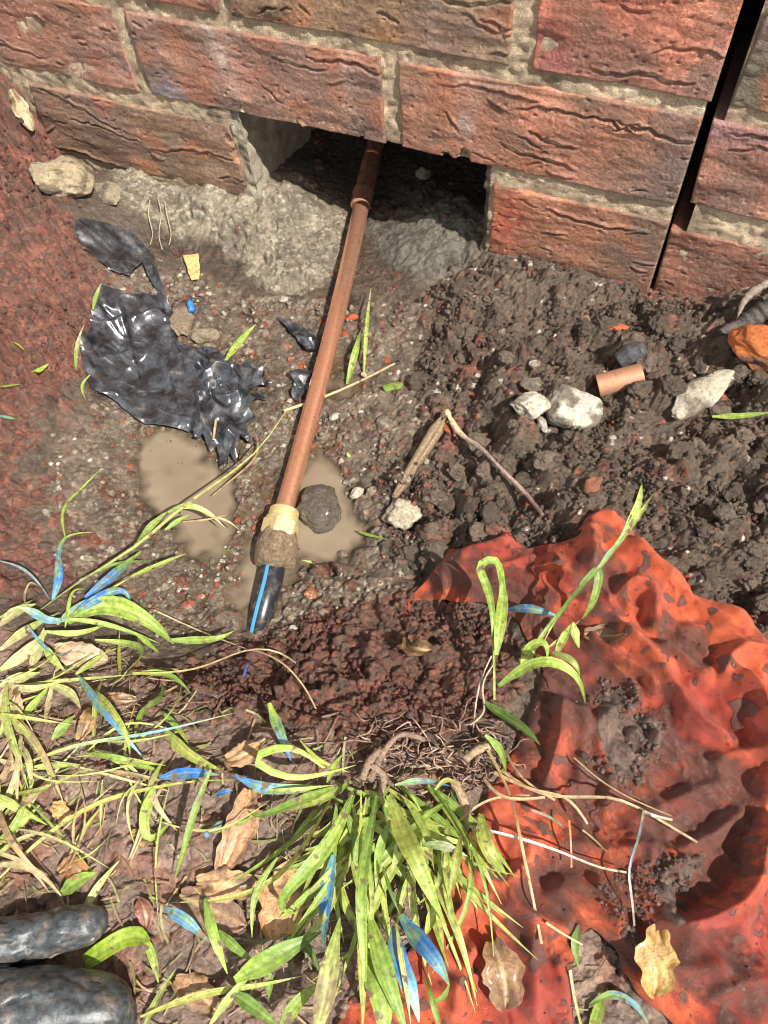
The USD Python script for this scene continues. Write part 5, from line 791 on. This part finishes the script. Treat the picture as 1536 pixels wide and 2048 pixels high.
blade(t5, [(1055, 1330), (1078, 1280), (1120, 1225), (1158, 1178), (1198, 1135), (1235, 1085), (1268, 1030)], 13, [G3, G2, G4, G2, G1], (8, 40, 50), 22, prof='stem', name='stem')
for pts, w, c, h in [([(1240, 1080), (1268, 1030), (1284, 965)], 20, [G2, G3, G1], (44, 52)), ([(1240, 1085), (1272, 1040), (1306, 988)], 12, [G3, G1], (44, 46)), ([(1195, 1140), (1225, 1100), (1260, 1065)], 14, [G3, LBL, (.5, .5, .4)], (42, 44)), ([(1158, 1172), (1195, 1142), (1190, 1190), (1164, 1238)], 22, [G4, G2, G1], (36, 34, 20)), ([(1017, 1219), (1068, 1219), (1120, 1234)], 24, [BLU, BLU, TEAL], (12, 18, 14)),
    ([(1143, 1250), (1125, 1282), (1107, 1318)], 22, [G1, G3], (24, 14)), ([(1146, 1245), (1150, 1270), (1158, 1296)], 26, [G3, G1], (24, 16)), ([(1045, 1342), (1066, 1290), (1088, 1286), (1094, 1322)], 24, [G1, G1, G2], (14, 34, 20)), ([(997, 1372), (1048, 1337), (1108, 1325), (1150, 1350), (1171, 1408)], 29, [G2, G1, G1, G2], (10, 34, 36, 14)), ([(1105, 1305), (1150, 1328), (1160, 1352)], 18, [G3, G2], (18, 22, 12)), ([(966, 1403), (1008, 1433), (1058, 1467), (1080, 1490)], 42, [G4, (.07, .14, .03)], (8, 14, 8)), ([(1178, 1160), (1120, 1225), (1085, 1290)], 8, [YEL], (34, 20)), ([(1090, 1300), (1130, 1270), (1160, 1240)], 9, [DRY, G3], (14, 24))]:
    blade(t5, pts, w, c, h)
t6 = thing('dry_grass', 'dry straw-coloured grass stalks with white-blue tips strewn over the cloth', 'dry grass', hit(1050, 1600))
for pts, w, c, h in [([(975, 1500), (1023, 1600), (1043, 1690), (1058, 1760), (1083, 1888)], 12, [TANC, BRN, TANC, DRY], (14, 22, 6)), ([(1003, 1540), (1078, 1585), (1173, 1594), (1228, 1597), (1288, 1622), (1395, 1685)], 9, [TANC, DRY, TANC, DRY], (12, 26, 10)), ([(935, 1652), (1033, 1675), (1148, 1715), (1200, 1735), (1253, 1745)], 8, [(.3, .5, .7), (.75, .77, .7), DRY], (16, 18, 8)), ([(1288, 1622), (1273, 1690), (1259, 1740), (1263, 1790), (1269, 1852)], 8, [DRY, BLU, (.7, .74, .72), TANC], (22, 18, 8)),
    ([(988, 1545), (1088, 1585), (1128, 1595), (1175, 1648)], 11, [TANC, TANC, DRY], (14, 22, 12)), ([(1148, 1515), (1218, 1572), (1343, 1632)], 5, [DRY, BRN], (8, 18, 14)), ([(1138, 1640), (1142, 1690), (1143, 1735)], 6, [(.5, .25, .12)], (14, 8)), ([(1063, 1620), (1095, 1632), (1125, 1652)], 9, [BRN, (.12, .14, .3)], (12, 14)), ([(900, 1660), (980, 1600), (1060, 1592)], 8, [TANC, DRY], (10, 18)), ([(1288, 1624), (1310, 1632), (1345, 1640)], 9, [(.5, .62, .8), DRY], (22, 16)), ([(1165, 1660), (1190, 1680), (1215, 1705)], 6, [DRY, BRN], (5, 6)), ([(1092, 1845), (1130, 1870), (1165, 1890)], 7, [DRY], (5, 4)), ([(1140, 1940), (1150, 2000), (1165, 2060)], 9, [DRY, G3], (5, 6)), ([(970, 1560), (1000, 1590), (1090, 1595)], 10, [TANC], (14, 20)), ([(1010, 1500), (1050, 1560), (1110, 1600)], 8, [BRN, TANC], (10, 18))]:
    blade(t6, pts, w, c, h, prof='stem', name='stalk')
def single(name, pts, w, c, h, label, cat='grass sprig', prof='leaf', mat_=None): return tag(blade(None, pts, w, c, h, prof=prof, name=name), label, cat)
single('grass_sprig', [(728, 750), (733, 660), (742, 576)], 10, [G1, G1, G3], (3, 14, 10), 'tall thin green blade standing just right of the copper pipe'); single('grass_sprig', [(694, 768), (708, 715), (722, 660)], 18, [G2, G1, G4], (3, 12, 6), 'short green blade leaning beside the tall blade right of the pipe')
single('grass_sprig', [(450, 722), (478, 685), (512, 648)], 17, [G1, G1], (8, 12, 8), 'pale green blade sticking up behind the shredded plastic'); single('grass_sprig', [(768, 778), (785, 772), (806, 768)], 19, [G2, G1], (3, 5), 'cut green blade piece lying near the right-hand clods', prof='strap'); single('grass_sprig', [(1424, 833), (1480, 832), (1545, 824)], 16, [G1, G2], (6, 10), 'green blade reaching in from the right edge below the orange brick')
single('grass_sprig', [(186, 620), (192, 595), (203, 566)], 12, [G2, G3], (4, 10), 'short blade at the upper left rim of the plastic'); single('grass_sprig', [(0, 774), (20, 772), (42, 768)], 9, [G2], (3, 4), 'blade tip on the red soil at the left edge'); single('grass_sprig', [(62, 745), (80, 740), (97, 728)], 12, [G1], (3, 4), 'crumpled green scrap on the red soil', prof='lens'); single('grass_sprig', [(25, 684), (36, 690), (48, 700)], 9, [G1], (3, 3), 'small green fleck on the red soil above the crumpled scrap', prof='lens')
single('grass_sprig', [(152, 740), (160, 670), (168, 650)], 11, [G2, DRY], (3, 8), 'thin blade tucked under the left rim of the plastic'); single('grass_sprig', [(180, 750), (165, 770), (172, 800)], 8, [G2], (3, 4), 'curled blade at the lower left rim of the plastic'); single('grass_sprig', [(603, 1120), (620, 1124), (630, 1131)], 5, [G3], (3, 3), 'fine green blade poking from the water by the muddy nut'); single('grass_sprig', [(712, 1062), (745, 1072), (780, 1080)], 8, [G1, G2], (3, 4), 'thin blade on the right rim of the puddle')
single('grass_sprig', [(0, 832), (18, 836), (34, 838)], 10, [TEAL, G2], (3, 3), 'blue-green blade bit at the left edge of the red soil'); single('grass_sprig', [(695, 905), (698, 912), (702, 908)], 9, [G1], (3, 3), 'tiny green bit right of the pipe below the cream pebble'); single('grass_sprig', [(410, 1672), (425, 1660), (444, 1643)], 14, [LBL, BLU], (5, 8), 'short bright blue blade bit on a mud clod below the long blue blades', prof='strap'); single('grass_sprig', [(425, 1594), (445, 1585), (466, 1581)], 11, [BLU], (5, 8), 'small blue sliver just below the long blue blades', prof='strap'); single('grass_sprig', [(488, 1352), (492, 1338), (499, 1325)], 6, [BLU], (4, 5), 'tiny blue sliver on the red bank below the black pipe', prof='strap')
single('grass_sprig', [(1160, 1850), (1150, 1895), (1158, 1935)], 22, [G4, G2], (2, 3), 'dull green blade in the gap between the cloth folds'); single('grass_sprig', [(1180, 2010), (1225, 1990), (1270, 2010), (1300, 2055)], 20, [G4, G2, LBL, G1], (3, 5), 'curved blade with a blue fleck in the gap at the bottom right'); single('grass_sprig', [(1180, 2060), (1195, 2030), (1205, 1980)], 30, [G1, G2], (2, 2), 'bright green blade at the bottom of the cloth gap')
single('moss_strand', [(170, 1925), (215, 1895), (262, 1872), (300, 1880)], 44, [(.22, .33, .03), (.30, .42, .035), (.2, .3, .03)], (3, 6, 5), 'lime green matted weed strand right of the glove fingers', 'weed', 'strap'); single('moss_strand', [(285, 1868), (302, 1905), (318, 1970)], 22, [(.26, .37, .04), (.22, .27, .08)], (4, 3), 'narrow lime weed strand hanging below the matted strand', 'weed')
single('straw', [(568, 822), (640, 797), (715, 765), (790, 727)], 8, [DRY, TANC, TANC], (6, 8, 8), 'orange-brown straw crossing behind the copper pipe', 'straw', 'stem'); single('straw', [(425, 992), (470, 955), (515, 905), (513, 870)], 7, [TANC, BRN], (8, 14, 10), 'thin brown stalk bent over the puddle above the water', 'straw', 'stem'); single('straw', [(308, 1220), (400, 1262), (490, 1297)], 5, [DRY], (10, 10, 6), 'pale straw lying across the mud left of the black pipe', 'straw', 'stem')
single('straw', [(265, 1347), (400, 1335), (500, 1300), (552, 1303), (592, 1326)], 6, [YEL, TANC, DRY], (12, 18, 6), 'long fine stalk arching over the red bank', 'straw', 'stem'); single('straw', [(505, 1300), (585, 1345), (612, 1380), (632, 1418)], 6, [DRY, TANC], (14, 10, 4), 'seed stalk hanging down the red bank from the arching stalk', 'straw', 'stem'); single('straw', [(433, 838), (428, 870), (427, 880)], 8, [TANC], (9, 10), 'tan fibre lying on the torn plastic', 'straw', 'stem')
# dead leaves
def leaf(name, pts, w, col, label, h=(2, 5, 2), lobes=0.0, seed=0, curl=.3, n=22, c2=None, cat='dead leaf'):
    r_ = np.random.default_rng(seed); P = spline([hit(x, y, e / 1000) for (x, y), e in zip(pts, np.interp(np.linspace(0, 1, len(pts)), np.linspace(0, 1, len(h)), h))], n); T = np.gradient(P, axis=0); T /= np.linalg.norm(T, axis=1, keepdims=True); B = np.cross(T, [0, 0, 1.0]); B /= np.linalg.norm(B, axis=1, keepdims=True); N = np.cross(B, T)
    s = np.linspace(0, 1, n); hw = w / pxm(P[n // 2]) / 2; m = 11; V = []
    for j in range(m):
        u = -1 + 2 * j / (m - 1); side = 1 if u > 0 else 2.1; pr = np.clip(np.sin(np.pi * (s * .93 + .05)), .02, 1) ** .62 * (1 + lobes * np.sin(s * 15 + side)) * (1 + .07 * np.sin(s * 31 + side * 3))
        V.append(P + B * (hw * u * pr)[:, None] + N * (hw * curl * (u * u) * (.6 + .5 * np.sin(s * 7 + side)) + .0009 * np.sin(9 * u + s * 6 + seed))[:, None])
    V = np.stack(V, 1).reshape(-1, 3); nn = meshkit.fbm(V / .007 + seed, 4, seed)[:, None]; c = C3(*col) * .72 * (.55 + .9 * nn); c2_ = C3(*(c2 or (.12, .07, .04))); k = np.clip((meshkit.fbm(V / .010 + seed + 9, 3, seed + 1)[:, None] - .52) * 7, 0, 1); c = c * (1 - k) + k * c2_
    mid = np.abs(np.tile(np.linspace(-1, 1, m), n)) < .12; c[mid] = c[mid] * .5 + .5 * C3(.5, .36, .18); v, f = solid(V, grid_faces(m, n)[:, ::-1], .0003)
    return obj(name, (v, f), 'deadleaf', None, True, np.clip(np.vstack([c, c]), .01, .8), label=label, cat=cat)
leaf('dead_leaf', [(1316, 1862), (1312, 1920), (1309, 1985)], 78, (.50, .31, .10), 'shiny golden-brown lobed leaf lying on the lower right of the cloth', (7, 10, 4), .17, 1, .5)
leaf('dead_leaf', [(985, 1884), (1005, 1940), (1010, 2012)], 82, (.27, .14, .06), 'wet dark brown leaf lying on the cloth right of the blue-tipped blades', (6, 9, 3), .12, 2, .4)
leaf('dead_leaf', [(1168, 1268), (1210, 1272), (1255, 1268)], 52, (.17, .085, .035), 'dark wet brown leaf stuck on the middle of the cloth', (3, 4, 3), .1, 3, .2); leaf('dead_leaf', [(822, 1290), (840, 1298), (868, 1304)], 40, (.20, .12, .06), 'curled brown leaf on the dark mud left of the looped weed', (4, 12, 6), .05, 4, .7)
leaf('dead_leaf', [(590, 1730), (572, 1790), (545, 1880)], 100, (.55, .30, .13), 'large orange leaf under the grass clump, near the bottom centre', (3, 6, 4), .1, 5, .2); leaf('dead_leaf', [(395, 1765), (450, 1770), (520, 1775)], 62, (.56, .34, .17), 'tan leaf left of the large orange leaf', (3, 7, 4), .08, 6, .3)
leaf('dead_leaf', [(500, 1580), (480, 1660), (440, 1745)], 66, (.45, .25, .13), 'long brown leaf under the blue blades, pointing down', (3, 6, 3), .06, 7, .3); leaf('dead_leaf', [(360, 1790), (410, 1815), (490, 1850)], 80, (.24, .14, .09), 'dark brown leaf beside the short blue-tipped blade', (3, 5, 3), .04, 8, .2)
leaf('dead_leaf', [(188, 1420), (172, 1455), (162, 1478)], 38, (.55, .35, .17), 'upright tan leaf behind the long light-blue blade', (4, 14, 6), .0, 9, .6); leaf('dead_leaf', [(215, 1396), (240, 1402), (275, 1402)], 34, (.56, .33, .2), 'small pinkish tan leaf above the light-blue blade', (4, 8, 5), .0, 10, .4)
leaf('dead_leaf', [(110, 1300), (160, 1310), (215, 1322)], 52, (.50, .36, .24), 'pale tan leaf beneath the left grass tuft', (3, 6, 3), .0, 11, .3); leaf('dead_leaf', [(262, 1668), (290, 1672), (318, 1690)], 36, (.55, .30, .06), 'bright orange leaf piece on the mud below the blue blades', (2, 3, 2), .1, 12, .2)
leaf('dead_leaf', [(455, 1520), (490, 1508), (520, 1492)], 46, (.42, .24, .12), 'folded brown leaf above the blue blades', (3, 10, 6), .0, 13, .5); leaf('dead_leaf', [(105, 1610), (120, 1620), (135, 1640)], 34, (.52, .32, .12), 'yellowish leaf piece at the lower left among trampled grass', (2, 3, 2), .1, 14, .2); leaf('dead_leaf', [(120, 1745), (150, 1735), (172, 1755)], 44, (.45, .2, .07), 'rust orange leaf on the mud above the glove', (2, 4, 2), .05, 15, .2); leaf('dead_leaf', [(280, 1800), (290, 1825), (292, 1855)], 36, (.26, .11, .075), 'small dark red leaf right of the glove fingertip', (2, 5, 2), .0, 16, .3)
leaf('dead_leaf', [(45, 1465), (20, 1400), (28, 1370)], 50, (.58, .42, .26), 'beige leaf under the pale grass at the left edge', (3, 5, 3), .0, 17, .3); leaf('dead_leaf', [(350, 1960), (400, 1990), (440, 2030)], 60, (.32, .18, .09), 'brown leaf near the bottom left of the grass clump', (3, 5, 3), .05, 18, .2); leaf('dead_leaf', [(20, 178), (40, 215), (66, 262)], 30, (.46, .36, .22), 'dry curled leaf against the wall at the upper left edge', (8, 10, 8), .12, 19, .6)
# straw bits and leaf litter trodden into the lawn mud (uncountable)
r_ = np.random.default_rng(404); V, F, CC, o = [], [], [], 0
w = (R_lawn * (1 - inside_c)).ravel(); cdf = np.cumsum(w) / w.sum(); idx = np.searchsorted(cdf, r_.random(900))
for k in idx:
    x, y = gx[k % nx], gy[k // nx]; a = r_.normal(.9, .9); L = r_.uniform(.004, .022); hw = r_.uniform(.0002, .0007); t_ = np.linspace(-.5, .5, 5); b_ = r_.normal(0, .25); X = x + L * t_ * math.cos(a) - b_ * L * t_ * t_ * math.sin(a); Y = y + L * t_ * math.sin(a) + b_ * L * t_ * t_ * math.cos(a); Zs = sample(SURF, X, Y) + r_.uniform(.0003, .002) + r_.normal(0, .0012) * t_
    nrm = np.array([-math.sin(a), math.cos(a), r_.normal(0, .4)]); P = np.c_[X, Y, Zs]; V += [np.stack([P - nrm * hw, P + nrm * hw], 1).reshape(-1, 3)]; F.append(grid_faces(2, 5) + o); o += 10; CC.append(np.tile(np.array([(.28, .19, .12), (.36, .26, .15), (.2, .13, .085), (.2, .22, .08), (.30, .27, .13), (.16, .10, .07)][r_.integers(6)]) * r_.uniform(.8, 1.2), (10, 1)))
obj('straw_litter', (np.vstack(V), np.vstack(F)), 'grass', None, True, np.clip(np.vstack(CC), 0, .9), kind='stuff')
# hair roots hanging under the left footing
for k, q in enumerate([[(300, 400), (297, 430), (305, 465), (300, 490)], [(330, 405), (336, 440), (342, 470), (338, 490)], [(315, 395), (322, 430), (318, 470), (325, 500)]]):
    stick('hair_root', q, .004, [.0007, .0005], (.34, .27, .19), ['left', 'right', 'middle'][k] + ' one of the three fine roots hanging under the lowest left brick', 'root', n=16, seg=5, seed=k)

# ------------------------------------------------------------------ rubber glove (two fingers reach into the picture)
import manifold3d as m3
def chain(joints):
    out = []
    for (a, ra), (b, rb) in zip(joints[:-1], joints[1:]):
        sa = m3.Manifold.sphere(ra, 28).translate(list(map(float, a))); sb = m3.Manifold.sphere(rb, 28).translate(list(map(float, b))); out.append(m3.Manifold.batch_hull([sa, sb]))
    return out
def gp(px, py, h): return hit(px, py, h)
GL = []
fa = [(gp(-170, 1900, .020), .0165), (gp(-40, 1895, .014), .0135), (gp(80, 1872, .012), .0125), (gp(165, 1851, .011), .0108), (gp(182, 1847, .010), .0095)]
th = [(gp(-250, 2080, .020), .026), (gp(-60, 2035, .018), .0225), (gp(90, 2018, .017), .0205), (gp(195, 2020, .016), .0178), (gp(213, 2022, .015), .0160)]
GL += chain(fa) + chain(th) + chain([(gp(-260, 1980, .022), .03), (gp(-420, 2020, .025), .034), (gp(-560, 2050, .026), .030)]) + chain([(gp(-170, 1900, .020), .0165), (gp(-300, 1960, .022), .03)]) + chain([(gp(-250, 2080, .02), .026), (gp(-330, 2040, .022), .03)])
for dy, L in ((-140, 230), (-230, 190), (-300, 140)): GL += chain([(gp(-360, 1960 + dy * .4, .02), .017), (gp(-250 + 0 * L, 1940 + dy * .8, .024), .0125), (gp(-190, 1960 + dy, .014), .0115), (gp(-260, 1975 + dy, .008), .0100)])
mg = m3.Manifold.batch_boolean(GL, m3.OpType.Add).refine_to_length(.0032); me = mg.to_mesh(); tm = trimesh.Trimesh(me.vert_properties[:, :3], me.tri_verts); trimesh.smoothing.filter_taubin(tm, iterations=14)
v = np.array(tm.vertices); n_ = tm.vertex_normals; v = v + n_ * ((meshkit.fbm(v / .018, 4, 5) - .5) * .0040 + np.clip(1 - np.abs(meshkit.fbm(v / .016, 3, 8) - .5) * 14, 0, 1) * -.0016)[:, None]
nn = meshkit.fbm(v / .012, 4, 4)[:, None]; k = np.clip((meshkit.fbm(v / .006, 4, 6)[:, None] - .55) * 8, 0, .7); c = C3(.036, .042, .047) * (.4 + 1.2 * nn); c = c * (1 - k) + k * C3(.11, .09, .078)
obj('rubber_glove', (v, tm.faces), 'rubber', None, True, np.clip(c, .005, .6), label='muddy dark grey rubber glove, two fingers reaching in at the lower left corner', cat='glove')
